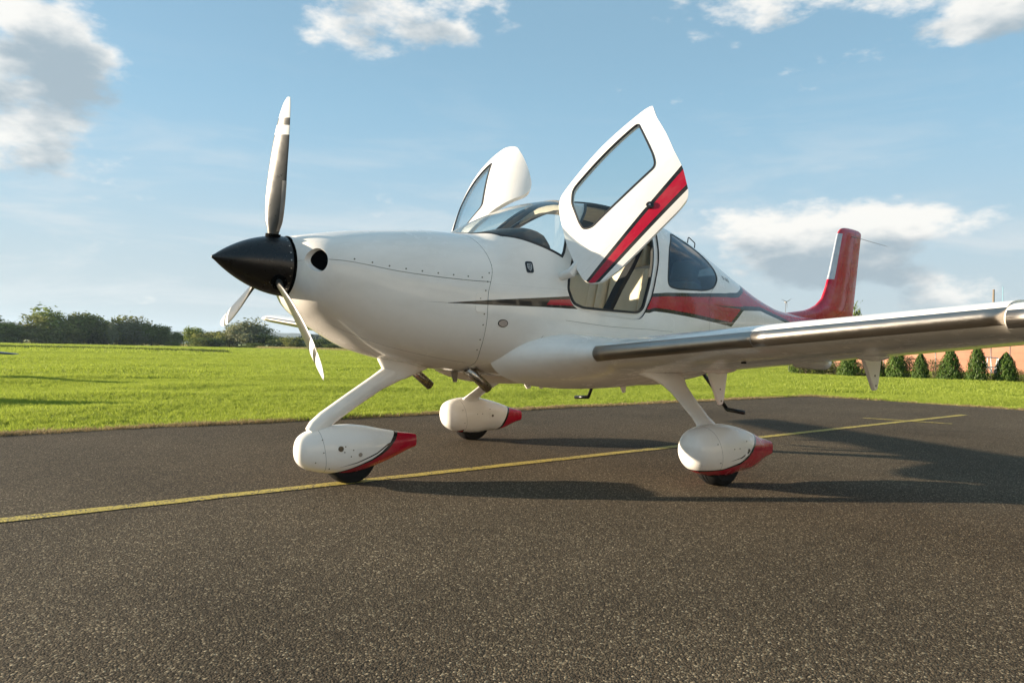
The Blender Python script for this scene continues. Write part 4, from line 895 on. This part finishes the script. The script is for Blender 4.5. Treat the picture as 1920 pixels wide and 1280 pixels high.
# dry verge along both tarmac edges
t_dry = [tuft('dry_tuft', 26, .07, .055, M['dry'], .0035, 1.6, 20+k) for k in range(3)]
n = 5200; xs = rng.uniform(-4, EX, n); Pv = np.stack([xs, EY+.0+np.abs(rng.normal(0, .10, n))-.03+.03*np.sin(xs*3.1), np.full(n, -.03)], 1)
n2_ = 2600; ys = rng.uniform(-9, EY, n2_); Pw = np.stack([EX+np.abs(rng.normal(0, .13, n2_))-.03, ys, np.full(n2_, -.03)], 1)
Pd = np.concatenate([Pv, Pw]); keep = rng.random(len(Pd)) < .25+.75*(np.sin(Pd[:, 0]*1.9+np.sin(Pd[:, 0]*.6)*2+Pd[:, 1])*.5+.5); Pd = Pd[keep]
tag(scatter('dry_grass', Pd, rng.uniform(.6, 1.25, len(Pd)), t_dry), 'dry brown grass verge along the edge of the tarmac', 'grass')
# tall seeding grass strip at the far edge of the field
t_seed = [tuft('seed_tuft', 40, .5, .42, M['seed'], .016, .5, 30+k) for k in range(3)]
def edge_pt(u): return ground(u, np.interp(u, [-500, 0, 170, 340, 500, 660, 900, 1500], [631, 641.5, 644, 648, 653.5, 658.5, 664, 676.5]))
us = rng.uniform(-420, 980, 7000); Ps = []
for u in us:
    p = edge_pt(u); dd = p-CAM; dd[2] = 0; dd /= np.linalg.norm(dd); p = p+dd*abs(rng.normal(0, 3.5)); p[2] = -.045; Ps.append(p)
tag(scatter('seeding_grass', np.array(Ps), rng.uniform(.7, 1.3, len(Ps)), t_seed), 'strip of tall pale seeding grass in front of the far trees', 'grass')
# mower line: a darker strip of longer grass crossing the field
us = rng.uniform(-300, 430, 1500); Pm = np.array([ground(u, np.interp(u, [-300, 0, 200, 430], [647, 652.5, 656, 661.5])+rng.normal(0, .35)) for u in us]); Pm[:, 2] = -.045
M['dark_blade'] = mat_leaf('long_grass_blades', (.05, .08, .01), (.12, .15, .03), .3, .4)
tag(scatter('long_grass', Pm, rng.uniform(.5, 1.3, len(Pm)), [tuft('long_tuft', 40, .5, .30, M['dark_blade'], .016, .6, 40)]), 'dark line of unmown grass across the meadow', 'grass')

# ---- trees: tapered trunk with limbs, crown of leaf clumps spread through lobes
def crown_mesh(name, lobes, n, size, mat, seedv, flat=.6):
    rg = np.random.default_rng(seedv); vol = np.array([l[3]*l[4]*l[5] for l in lobes]); pick = rg.choice(len(lobes), n, p=vol/vol.sum()); V = np.zeros((n*4, 3)); F = []
    L_ = np.array(lobes); v = rg.normal(size=(n, 3)); v /= np.linalg.norm(v, axis=1, keepdims=True); r_ = rg.random(n)**.30*(1+.22*rg.normal(size=n)*rg.random(n))
    # uneven outline: modulate radius with low-frequency waves
    r_ *= 1+.16*np.sin(v[:, 0]*5+pick)*np.sin(v[:, 2]*6+pick*2)+.10*np.sin(v[:, 1]*9+v[:, 2]*7)
    c = L_[pick, :3]+v*L_[pick, 3:6]*r_[:, None]; nn = v+rg.normal(size=(n, 3))*.75; nn /= np.linalg.norm(nn, axis=1, keepdims=True)
    a = np.cross(nn, rg.normal(size=(n, 3))); a /= np.linalg.norm(a, axis=1, keepdims=True); b = np.cross(nn, a); s = size*rg.uniform(.5, 1.3, n)[:, None]
    V[0::4] = c+a*s; V[1::4] = c+b*s*flat; V[2::4] = c-a*s; V[3::4] = c-b*s*flat
    me = bpy.data.meshes.new(name); me.from_pydata(V.tolist(), [], [(4*i, 4*i+1, 4*i+2, 4*i+3) for i in range(n)]); me.materials.append(mat); return me
def trunk_mesh(name, h, r_, lobes, seedv):
    rg = random.Random(seedv); m = MB(); top = h*.62; pts = [(rg.uniform(-.06, .06)*h*t, rg.uniform(-.06, .06)*h*t, t*top) for t in (0, .25, .55, 1)]; m.tube(pts, [r_, r_*.8, r_*.6, r_*.3], 7)
    for l in lobes[:6]: m.tube([pts[1+rg.randrange(2)], ((pts[2][0]+l[0])/2, (pts[2][1]+l[1])/2, (pts[2][2]*.6+l[2]*.45)), (l[0], l[1], l[2])], [r_*.45, r_*.3, r_*.12], 5)
    me = bpy.data.meshes.new(name); me.from_pydata(m.V, [], m.F); me.materials.append(M['bark']); return me
leafm = [mat_leaf('willow_leaves', (.07, .09, .02), (.36, .36, .10), .4, .6), mat_leaf('dark_leaves', (.035, .06, .014), (.20, .24, .055), .35, .6), mat_leaf('bright_leaves', (.06, .10, .012), (.28, .33, .05), .4, .6), mat_leaf('silver_leaves', (.08, .09, .05), (.33, .34, .19), .35, .6)]
def rand_lobes(h, wd, n, rg, low=.15):
    L_ = []
    for i in range(n):
        t = rg.uniform(low, .86); sp_ = wd*.5*(1-((t-.42)/.62)**2)**.5 if abs((t-.42)/.62) < 1 else 0; a = rg.uniform(0, 6.283); d = sp_*rg.uniform(.2, .75); q = wd*rg.uniform(.17, .30); L_.append((d*math.cos(a), d*math.sin(a), h*t, q, q, q*rg.uniform(.75, 1.15)))
    L_.append((0, 0, h*.82, wd*.2, wd*.2, h*.17)); return L_
VAR = {}
def tree(name, label, u, dist, top_v, width_px, kind, variant, group=None, n=2600, low=.12, cat='tree'):
    p = along(u, dist); dpt = (p-CAM)@fw; d0 = ray_h(u); h = (d0-top_v)/FPX*dpt+CAM[2]; wd = width_px/FPX*dpt
    key = (kind, variant, name)
    if key not in VAR:
        rg = random.Random(hash((kind, variant)) % 9973 if False else kind*31+variant*7+len(name)); lob = rand_lobes(1., 1., 18, rg, low); VAR[key] = (crown_mesh('crown', lob, n, .034, leafm[kind], kind*13+variant, .7), trunk_mesh('trunk', 1., .028, lob, variant))
    e = empty(name, (p[0], p[1], -.045)); tag(e, label, cat, group)
    rz = random.uniform(0, 6.28)
    for nm, me in (('trunk', VAR[key][1]), ('crown', VAR[key][0])):
        o = obj(nm, me, None, e); o.scale = (wd, wd, h); o.rotation_euler = (0, 0, rz)
    return e
def ray_h(u): return 655.0+.021*(u-960)
TL = [  # u, distance, top v, width px, kind, name, label
    (-25, 205, 588, 80, 1, 'broadleaf_tree', 'dark broadleaf tree at the end of the far tree row'),
    (14, 200, 606, 46, 2, 'shrub', 'low bright green shrub below the end of the tree row'),
    (42, 205, 612, 40, 1, 'shrub', 'dark shrub between two tall far trees'),
    (74, 203, 591, 70, 0, 'willow_tree', 'tall olive green willow with pale sunlit top'),
    (104, 206, 583, 74, 2, 'willow_tree', 'tallest tree of the far row, green and bushy'),
    (136, 204, 585, 62, 0, 'willow_tree', 'olive tree just right of the tallest far tree'),
    (166, 206, 592, 64, 1, 'broadleaf_tree', 'dark tree in the middle of the far tree row'),
    (192, 207, 602, 52, 1, 'broadleaf_tree', 'dark rounded tree beside a slim pale one'),
    (211, 196, 607, 18, 3, 'slim_tree', 'slim pale tree standing before the dark ones'),
    (224, 204, 593, 60, 0, 'willow_tree', 'feathery willow behind the slim pale tree'),
    (256, 202, 600, 56, 3, 'willow_tree', 'silvery green willow with drooping crown'),
    (284, 200, 606, 46, 1, 'broadleaf_tree', 'rounded dark tree closing the dense tree group'),
    (308, 198, 614, 24, 1, 'slim_tree', 'small thin dark tree before the blue hill'),
    (331, 196, 623, 26, 1, 'shrub', 'lone dark shrub in the gap before the hills'),
    (322, 190, 640, 22, 2, 'shrub', 'low bright shrub at the field edge in the gap'),
    (367, 185, 614, 34, 2, 'conifer', 'bright green pointed tree right of the gap'),
    (392, 182, 620, 44, 0, 'broadleaf_tree', 'pale bushy tree beside the bright pointed one'),
    (396, 172, 634, 56, 1, 'shrub', 'wide low dark bush at the field edge'),
    (430, 176, 611, 44, 0, 'broadleaf_tree', 'olive tree behind the lower propeller blade'),
    (466, 172, 603, 62, 3, 'poplar_tree', 'tall silvery poplar with flickering leaves'),
    (493, 170, 628, 44, 1, 'shrub', 'dark bush at the foot of the silvery poplar'),
    (474, 164, 643, 40, 1, 'shrub', 'low dark scrub before the silvery poplar'),
    (530, 166, 632, 44, 1, 'shrub', 'dark scrub between the poplar and the round bush'),
    (557, 158, 632, 46, 0, 'shrub', 'big round olive bush by the near propeller blade'),
    (596, 154, 636, 46, 1, 'shrub', 'dark bush right of the round olive one'),
    (628, 150, 643, 40, 1, 'shrub', 'low dark bush under the cowling'),
    (655, 148, 648, 34, 1, 'shrub', 'last small bush of the far row beneath the belly')]
for i, (u, ds, tv, wp, kd, nm, lb) in enumerate(TL):
    tree(nm, lb, u, ds, tv, wp*1.35, kd, i % 3, 'trees and bushes along the far edge of the field', 4200, .03 if 'shrub' in nm or 'willow' in nm else .16, 'bush' if nm == 'shrub' else 'tree')
for i, u in enumerate((-110, -190, -270, -350, -430)):
    tree('broadleaf_tree', 'tree of the far row, %s one beyond the end tree' % ('first', 'second', 'third', 'fourth', 'fifth')[i], u, 210, 592+6*(i % 2), 90, (0, 1, 2)[i % 3], i % 3, 'trees and bushes along the far edge of the field')
# small tree behind the fin and the one behind it
tree('broadleaf_tree', 'small leafy tree top showing beside the red rudder', 1602, 60, 572, 40, 2, 1, None, 1500)
# ---- far conifer wood and hills
def mat_wood():
    t = NT('far_wood'); n = t.noise(.02, 5, .7); t.set(Base_Color=t.mix(n, (.012, .026, .012), (.03, .05, .02)), Roughness=1.); return t.m
M['wood'] = mat_wood()
m = MB(); rg = random.Random(3)
for i in range(520):
    u = rg.uniform(520, 760); ds = rg.uniform(420, 560); p = along(u, ds); top = np.interp(u, [515, 560, 620, 760], [640, 630, 622, 620])+rg.uniform(-1.5, 4); dp = (p-CAM)@fw; h = max(2.5, (ray_h(u)-top)/FPX*dp+CAM[2]); r_ = h*.2; b = len(m.V)
    V = []; F = []; K = 6
    for lv, (zz, rr) in enumerate([(0, 1.), (.3, .85), (.31, 1.0), (.6, .5), (.61, .65), (1., .02)]):
        V += [(p[0]+r_*rr*math.cos(k*6.283/K+lv), p[1]+r_*rr*math.sin(k*6.283/K+lv), h*zz) for k in range(K)]
    F = [(l*K+k, l*K+(k+1) % K, (l+1)*K+(k+1) % K, (l+1)*K+k) for l in range(5) for k in range(K)]; m.add(V, F)
o = m.build('conifer_wood', M['wood'], None, fix=False); tag(o, 'dark conifer wood on the rise behind the bushes', 'wood', kind='stuff')
def hill(dist, prof, mat, name, depth=500):
    us = np.linspace(-700, 2600, 260); V = []; F = []; rg = random.Random(5)
    for u in us:
        a = math.atan((u-960)/FPX)+YAW; dx, dy = math.sin(a), math.cos(a); cs = math.cos(a-YAW); tv = np.interp(u, *zip(*prof))+rg.uniform(-.5, .5); h = (ray_h(u)-tv)/FPX*dist*cs+CAM[2]
        for k, (dd, hh) in enumerate([(0, 0), (.35, .55), (.7, .9), (1., 1.), (1.6, .8), (2.4, 0)]): V.append((CAM[0]+dx*(dist-depth+dd*depth), CAM[1]+dy*(dist-depth+dd*depth), max(-.1, h*hh)-.05))
    K = 6
    for i in range(len(us)-1):
        for k in range(K-1): F.append((i*K+k, (i+1)*K+k, (i+1)*K+k+1, i*K+k+1))
    m = MB(); m.add(V, F); return tag(m.build(name, mat, None, smooth=True), kind='structure')
hill(2600, [(-700, 600), (0, 602), (45, 606), (120, 612), (200, 616), (330, 621), (400, 622), (500, 622.5), (560, 625), (660, 632), (800, 640), (1100, 650), (2600, 680)], M['wood'], 'hills')
# ---- thujas along the fence on the right
M['thuja'] = mat_leaf('thuja_foliage', (.012, .036, .007), (.11, .19, .026), .2, 5.); M['scrub'] = mat_leaf('scrub_foliage', (.07, .08, .03), (.22, .21, .09), .3, 3.)
def thuja_mesh(seedv):
    rg = np.random.default_rng(seedv); n = 7000; t = rg.random(n)**1.25; a = rg.uniform(0, 6.283, n); prof_ = np.interp(t, [0, .06, .25, .5, .75, .92, 1.], [.85, 1., 1., .82, .55, .26, .02])
    prof_ = prof_*(1+.13*np.sin(a*5+t*9+seedv)+.10*np.sin(a*11-t*23)); d = (rg.random(n)**.35)*prof_*.5; c = np.stack([d*np.cos(a), d*np.sin(a), t], 1); V = np.zeros((n*4, 3))
    nn = np.stack([np.cos(a), np.sin(a), rg.uniform(-.2, .6, n)], 1)+rg.normal(size=(n, 3))*.6; nn /= np.linalg.norm(nn, axis=1, keepdims=True); b = np.cross(nn, np.cross([0, 0, 1.], nn)+rg.normal(size=(n, 3))*.3); b /= np.linalg.norm(b, axis=1, keepdims=True); e = np.cross(nn, b); s = rg.uniform(.018, .04, n)[:, None]
    V[0::4] = c+b*s*[1, 1, 1.]; V[1::4] = c+e*s*.6; V[2::4] = c-b*s; V[3::4] = c-e*s*.6
    me = bpy.data.meshes.new('crown'); me.from_pydata(V.tolist(), [], [(4*i, 4*i+1, 4*i+2, 4*i+3) for i in range(n)]); me.materials.append(M['thuja']); return me
TH = [thuja_mesh(k) for k in range(3)]; mtr = MB(); mtr.tube([(0, 0, -.02), (0, 0, .5), (0, 0, .9)], [.05, .035, .01], 7)
names_th = ['thuja beside the farthest end of the hedge row', 'thuja second from the far end of the hedge row', 'thuja behind the flap bracket of the left wing', 'narrow thuja third from the near end of the row', 'plain green thuja in the middle of the row', 'thuja before the salmon wall beside a fence post', 'broad thuja left of the white scrap frame', 'pointed thuja right of the white scrap frame', 'thuja at the near end of the hedge row', 'thuja beyond the near end of the hedge row']
trunk_me = None
tx = [(1500, 699.5, 40), (1546, 701, 40), (1592, 704, 38), (1640, 705.5, 36), (1681, 707, 38), (1726, 710, 33), (1781, 713, 40), (1832, 716.5, 42), (1886, 718, 40), (1950, 721, 42)]
for i, (u, v, wp) in enumerate(tx):
    p = ground(u, v); p[2] = -.045; dp = (p-CAM)@fw; h = 67/FPX*27*(1+.10*math.sin(i*2.1)+.05*math.sin(i*4.7)); wd = wp*(.96+.10*math.sin(i*3.3))/FPX*dp; e = empty('thuja', p); tag(e, names_th[i], 'shrub', 'thujas planted along the fence')
    o = obj('crown', TH[i % 3], None, e); o.scale = (wd, wd, h); o.rotation_euler = (0, 0, i*1.3)
    if trunk_me is None: o = mtr.build('trunk', M['bark'], e); trunk_me = o.data
    else: o = obj('trunk', trunk_me, None, e)
# scruffy bushes behind the thujas
sm = None
SB = ['behind the farthest thuja of the row', 'between the first two thujas from the far end', 'before the far part of the salmon wall', 'behind the flap bracket thuja', 'tallest, behind the narrow thuja', 'left of the broad thuja', 'low, left of the white scrap frame', 'lowest, under the white scrap frame', 'right of the pointed thuja', 'past the near end of the thuja row']
for i, (u, ds, wpx, hh) in enumerate([(1512, 33, 60, .6), (1565, 33, 60, .7), (1618, 32.5, 60, .75), (1660, 32.5, 50, .7), (1704, 32, 40, 1.1), (1752, 32, 44, .95), (1806, 31.5, 40, .45), (1858, 31, 36, .32), (1912, 31.5, 44, .55), (1965, 31.5, 60, .7)]):
    ds *= 1.16; p = along(u, ds); e = empty('scrub_bush', (p[0], p[1], -.045)); tag(e, 'straggly scrub bush by the wire fence, '+SB[i], 'bush', 'scrub bushes behind the thujas')
    if sm is None: lb_ = rand_lobes(1., 1., 9, random.Random(77), .05); sm = crown_mesh('crown', lb_, 2400, .03, M['scrub'], 5, .35); st_ = trunk_mesh('stem', 1., .02, lb_, 6)
    wd = wpx/FPX*ds*1.15
    for nm, me in (('crown', sm), ('stem', st_)): o = obj(nm, me, None, e); o.scale = (wd, wd, hh); o.rotation_euler = (0, 0, i*2.2)
# ---- salmon building, wire fence, scrap frame, masts
def mat_render():
    t = NT('salmon_render'); n = t.noise(.6, 5, .6); n2 = t.noise(14, 4, .6); c = t.mix(t.rng(n, .3, .7), (.36, .15, .09), (.46, .22, .14)); t.set(Base_Color=c, Roughness=.85); t.bump(n2, .2, .01); return t.m
M['salmon'] = mat_render(); M['roof'] = simple('grey_roof', (.16, .15, .15), .8); M['galv'] = simple('galvanised_post', (.20, .19, .18), .55, .6); M['whitep'] = simple('chalky_white_paint', (.62, .60, .58), .6)
a0 = along(1560, 58); a1 = along(2350, 52); dv = (a1-a0)/np.linalg.norm(a1-a0); nv = np.array([-dv[1], dv[0], 0]); Lb = float(np.linalg.norm(a1-a0))
if nv@fw < 0: nv = -nv
ang = math.atan2(dv[1], dv[0]); bl = empty('salmon_building', (a0[0], a0[1], -.045)); bl.rotation_euler = (0, 0, ang); tag(bl, 'long low building with salmon rendered wall behind the thujas', 'building')
sg_ = 1 if (np.cross([math.cos(ang), math.sin(ang), 0], [0, 0, 1.])@nv) < 0 else -1
m = MB(); m.box((0, 0, 0), (Lb, 8*sg_, 2.7)); m.build('wall', M['salmon'], bl)
m = MB(); m.add([(-.3, -.35*sg_, 2.71), (Lb+.3, -.35*sg_, 2.71), (Lb+.3, 4*sg_, 3.2), (-.3, 4*sg_, 3.2), (-.3, 8.35*sg_, 2.71), (Lb+.3, 8.35*sg_, 2.71)], [(0, 1, 2, 3), (3, 2, 5, 4)]); o = m.build('roof', M['roof'], bl); o.modifiers.new('t', 'SOLIDIFY').thickness = .08
for k in range(int(Lb/3.2)):
    m = MB(); m.box((3.2*k+1.55, -.02*sg_, .02), (3.2*k+1.59, .01*sg_, 2.65)); m.build('panel_joint', M['roof'], bl)
fa = along(1480, 40.5); fb = along(2300, 41.5); fd = fb-fa; Lf = float(np.linalg.norm(fd)); fn_ = empty('wire_fence', (fa[0], fa[1], -.045)); fn_.rotation_euler = (0, 0, math.atan2(fd[1], fd[0])); tag(fn_, 'wire fence on thin grey posts between thujas and salmon wall', 'fence')
for k in range(int(Lf/2.2)+1):
    m = MB(); m.tube([(2.2*k, 0, 0), (2.2*k, 0, 1.62)], .024, 8); m.build('post', M['galv'], fn_, smooth=True)
for z in (.12, .5, .9, 1.25, 1.58):
    m = MB(); m.tube([(0, 0, z), (Lf, 0, z)], .0035, 5); m.build('wire', M['galv'], fn_)
mw = MB()
for k in range(int(Lf/.11)):
    x = k*.11; mw.tube([(x, .0, .1), (min(x+1.45, Lf+.5), .0, 1.58)], .0016, 3, False); mw.tube([(x, .004, 1.58), (min(x+1.45, Lf+.5), .004, .1)], .0016, 3, False)
q = mw.build('wire_mesh', M['galv'], fn_, fix=False); q['kind'] = 'stuff'
p = along(1860, 36.5); sf = empty('scrap_frame', (p[0], p[1], -.045)); sf.rotation_euler = (0, 0, YAW*-1+.2); tag(sf, 'white metal scrap frame leaning by the fence between two thujas', 'frame')
for a, b in (((-.42, 0, 1.02), (.30, 0, 1.0)), ((-.40, 0, 1.02), (-.36, 0, .3)), ((-.05, 0, 1.0), (.02, 0, .35)), ((.30, .0, 1.0), (.12, 0, .35)), ((-.36, 0, .85), (-.02, 0, .42)), ((-.4, 0, .62), (.18, 0, .6)), ((.42, .1, .92), (.30, .1, .2)), ((-.2, 0, 1.0), (-.24, 0, .5))):
    m = MB(); m.tube([a, b], .022, 6); m.build('bar', M['whitep'], sf)
m = MB(); m.prism([(.18, .25), (.36, .25), (.46, .95), (.38, .98)], .02, .06); m.build('sheet', M['whitep'], sf)
def mast(name, label, cat, u, dist, top_v, r_, mat, lean=0., extra=None):
    p = along(u, dist); dp = (p-CAM)@fw; h = (ray_h(u)-top_v)/FPX*dp+CAM[2]; e = empty(name, (p[0], p[1], -.045)); tag(e, label, cat); m = MB(); m.tube([(0, 0, 0), (lean*.4, 0, h*.5), (lean, 0, h)], [r_*1.2, r_, r_*.7], 8); m.build('pole', mat, e, smooth=True); return e, h
M['wood_pole'] = simple('weathered_pole', (.22, .17, .12), .8); M['bluep'] = simple('pale_blue_paint', (.22, .42, .48), .5)
e, h = mast('wooden_pole', 'bare wooden pole rising behind the wing beside a blue mast', 'pole', 1861, 60, 541, .09, M['wood_pole'], .1); m = MB(); m.box((-.2, -.05, h*.80), (.2, .05, h*.815)); m.build('bracket', M['galv'], e)
e, h = mast('blue_mast', 'thin pale blue mast beside the wooden pole', 'mast', 1879, 60, 538, .03, M['bluep']); m = MB(); m.tube([(0, 0, h), (0, 0, h+.05)], [.05, .02], 8); m.build('cap', M['bluep'], e)
e, h = mast('wind_turbine', 'small distant wind turbine on a thin pole over the dorsal fin', 'wind turbine', 1472, 300, 566, .12, M['galv'])
m = MB(); m.box((-.45, -.3, h-.3), (.45, .3, h+.3)); m.build('nacelle', M['galv'], e, bevel=.1)
for k in range(3):
    a = R(35+120*k); m = MB(); ax = np.array([rt[0], rt[1], 0]); q0 = np.array([0, 0, h])-np.array([fw[0], fw[1], 0])*1.0; tipp = q0+(ax*math.cos(a)+np.array([0, 0, 1.])*math.sin(a))*2.4; m.tube([q0, (q0*.7+tipp*.3), tipp], [.08, .12, .03], 6); m.build('rotor_blade', M['roof'], e)
# ---- left of the frame: tip of a parked aircraft's wing, and an added shadow-casting pod
M['navy'] = simple('navy_paint', (.01, .02, .05), .3)
gp = along(-185, 21); gz = empty('parked_aircraft_wing', (gp[0], gp[1], 0)); tag(gz, 'dark navy wing tip reaching in low over the meadow', 'wing'); rz = math.atan2(rt[1], rt[0])
gz.rotation_euler = (0, 0, rz)
secs = []
for s_, ch, zz in [(0, .62, .62), (1.2, .52, .60), (2.2, .40, .565), (2.55, .30, .55), (2.62, .1, .548)]:
    U, Lw = airfoil(.13, .02, 14); secs.append([(s_*1.0, x*ch-.2, zz+y*ch) for x, y in U[::-1]]+[(s_, x*ch-.2, zz+y*ch) for x, y in Lw[1:]])
lofted('wing', secs, M['navy'], gz)
secs = [[(-.25+r_*math.cos(q), y, .62+r_*1.1*math.sin(q)) for q in np.linspace(0, 6.283, 16, endpoint=False)] for y, r_ in [(-.5, .02), (-.3, .07), (.0, .09), (.3, .07), (.5, .02)]]
lofted('wing_root', secs, M['navy'], gz)
m = MB(); m.tube([(-.25, 0, .0), (-.25, 0, .58)], .03, 10); m.build('prop_stand', M['galv'], gz)
def cam_pt(lat, dep): return CAM+np.array([rt[0], rt[1], 0])*lat+np.array([fw[0], fw[1], 0])*dep
q_ = cam_pt(-11.2, 10.75); gl_ = empty('unseen_shadow_glider', (q_[0], q_[1], 0)); gl_.rotation_euler = (0, 0, rz); tag(gl_, 'added navy glider pod out of view, casting the near shadow on the meadow', 'glider')  # invented pod, put out of view to throw the near shadow
secs = [[(x, r_*math.cos(q), .74+r_*1.15*math.sin(q)) for q in np.linspace(0, 6.283, 18, endpoint=False)] for x, r_ in [(.95, .02), (.8, .17), (.4, .31), (-.3, .34), (-1.2, .24), (-2.4, .11), (-4.2, .07), (-4.4, .02)]]
lofted('fuselage', secs, M['navy'], gl_)
m = MB(); m.tube([(0, -.06, .19), (0, .06, .19)], .19, 20); m.build('wheel', M['rubber'], gl_)
m = MB(); m.prism([(-4.5, .75), (-3.9, .75), (-4.2, 1.7), (-4.6, 1.7)], -.04, .04); m.build('fin', M['navy'], gl_, bevel=.01)
m = MB(); m.tube([(0, 0, .19), (0, 0, .45)], .05, 10); m.build('wheel_strut', M['galv'], gl_)
# ---- behind the photographer: hangar and trees, seen only mirrored in the paint
hg = empty('hangar', (0, -27, 0)); tag(hg, 'pale hangar with tall doors standing across the tarmac, behind the viewer', 'hangar')
M['hwall'] = simple('hangar_cladding', (.66, .64, .60), .6); M['hdoor'] = simple('hangar_door_grey', (.34, .34, .33), .5)
m = MB(); m.box((-20, -12, 0), (26, 0, 6.8)); m.build('wall', M['hwall'], hg)  # enlarged, brought closer and paled to throw fill light on the shaded fuselage side
m = MB(); m.add([(-20.4, .4, 6.8), (26.4, .4, 6.8), (26.4, -6, 8.8), (-20.4, -6, 8.8), (-20.4, -12.4, 6.8), (26.4, -12.4, 6.8)], [(0, 1, 2, 3), (3, 2, 5, 4)]); o = m.build('roof', M['roof'], hg); o.modifiers.new('t', 'SOLIDIFY').thickness = .1
for k in range(8):
    m = MB(); m.box((-6+(k-2)*4.9, 0, .05), (-6+(k-2)*4.9+4.4, .06, 4.6)); dd = m.build('door', M['hdoor'] if k % 2 else M['hwall'], hg, bevel=.02)
    for j in range(3): m = MB(); m.box((-5.7+(k-2)*4.9+j*1.35, .05, 3.0), (-5.7+(k-2)*4.9+j*1.35+1.1, .075, 4.2)); m.build('pane', M['black'], dd)
HT = ['closest low dark', 'second bright green', 'olive green middle', 'tall dark fourth', 'bright green outermost', 'tallest dark rear', 'dark one off the far gable:', 'bright one off the far gable:']
for i, (x, y, h, wd, kd) in enumerate([(29, -30, 8, 7, 1), (35, -26, 10, 8, 2), (42, -22, 9, 8, 0), (50, -18, 11, 9, 1), (58, -12, 10, 9, 2), (33, -36, 12, 9, 1), (-16, -34, 9, 8, 1), (-24, -30, 10, 8, 2)]):
    e = empty('broadleaf_tree', (x, y, -.045)); tag(e, HT[i]+' tree beside the pale hangar', 'tree', 'trees beside the hangar'); key = (kd, i % 3, 'broadleaf_tree')
    if key not in VAR: lob = rand_lobes(1., 1., 10, random.Random(i), .15); VAR[key] = (crown_mesh('crown', lob, 2600, .03, leafm[kd], i), trunk_mesh('trunk', 1., .028, lob, i))
    for nm, me in (('trunk', VAR[key][1]), ('crown', VAR[key][0])): o = obj(nm, me, None, e); o.scale = (wd, wd, h); o.rotation_euler = (0, 0, i*1.1)

# ------------------------------------------------------------------ the air between here and the hills
hb = MB(); hb.box((-3450, -3450, -1.2), (3450, 3450, 75)); ho = hb.build('haze', None)
hm = bpy.data.materials.new('haze'); hm.use_nodes = True; hm.node_tree.nodes.clear(); ho_ = hm.node_tree.nodes.new('ShaderNodeOutputMaterial'); pv = hm.node_tree.nodes.new('ShaderNodeVolumePrincipled')
pv.inputs['Color'].default_value = (.62, .80, 1.0, 1); pv.inputs['Density'].default_value = .00014; pv.inputs['Anisotropy'].default_value = .2; hm.node_tree.links.new(pv.outputs[0], ho_.inputs['Volume'])
ho.data.materials.append(hm); tag(ho, 'thin pale haze filling the air towards the hills', 'haze', kind='stuff')
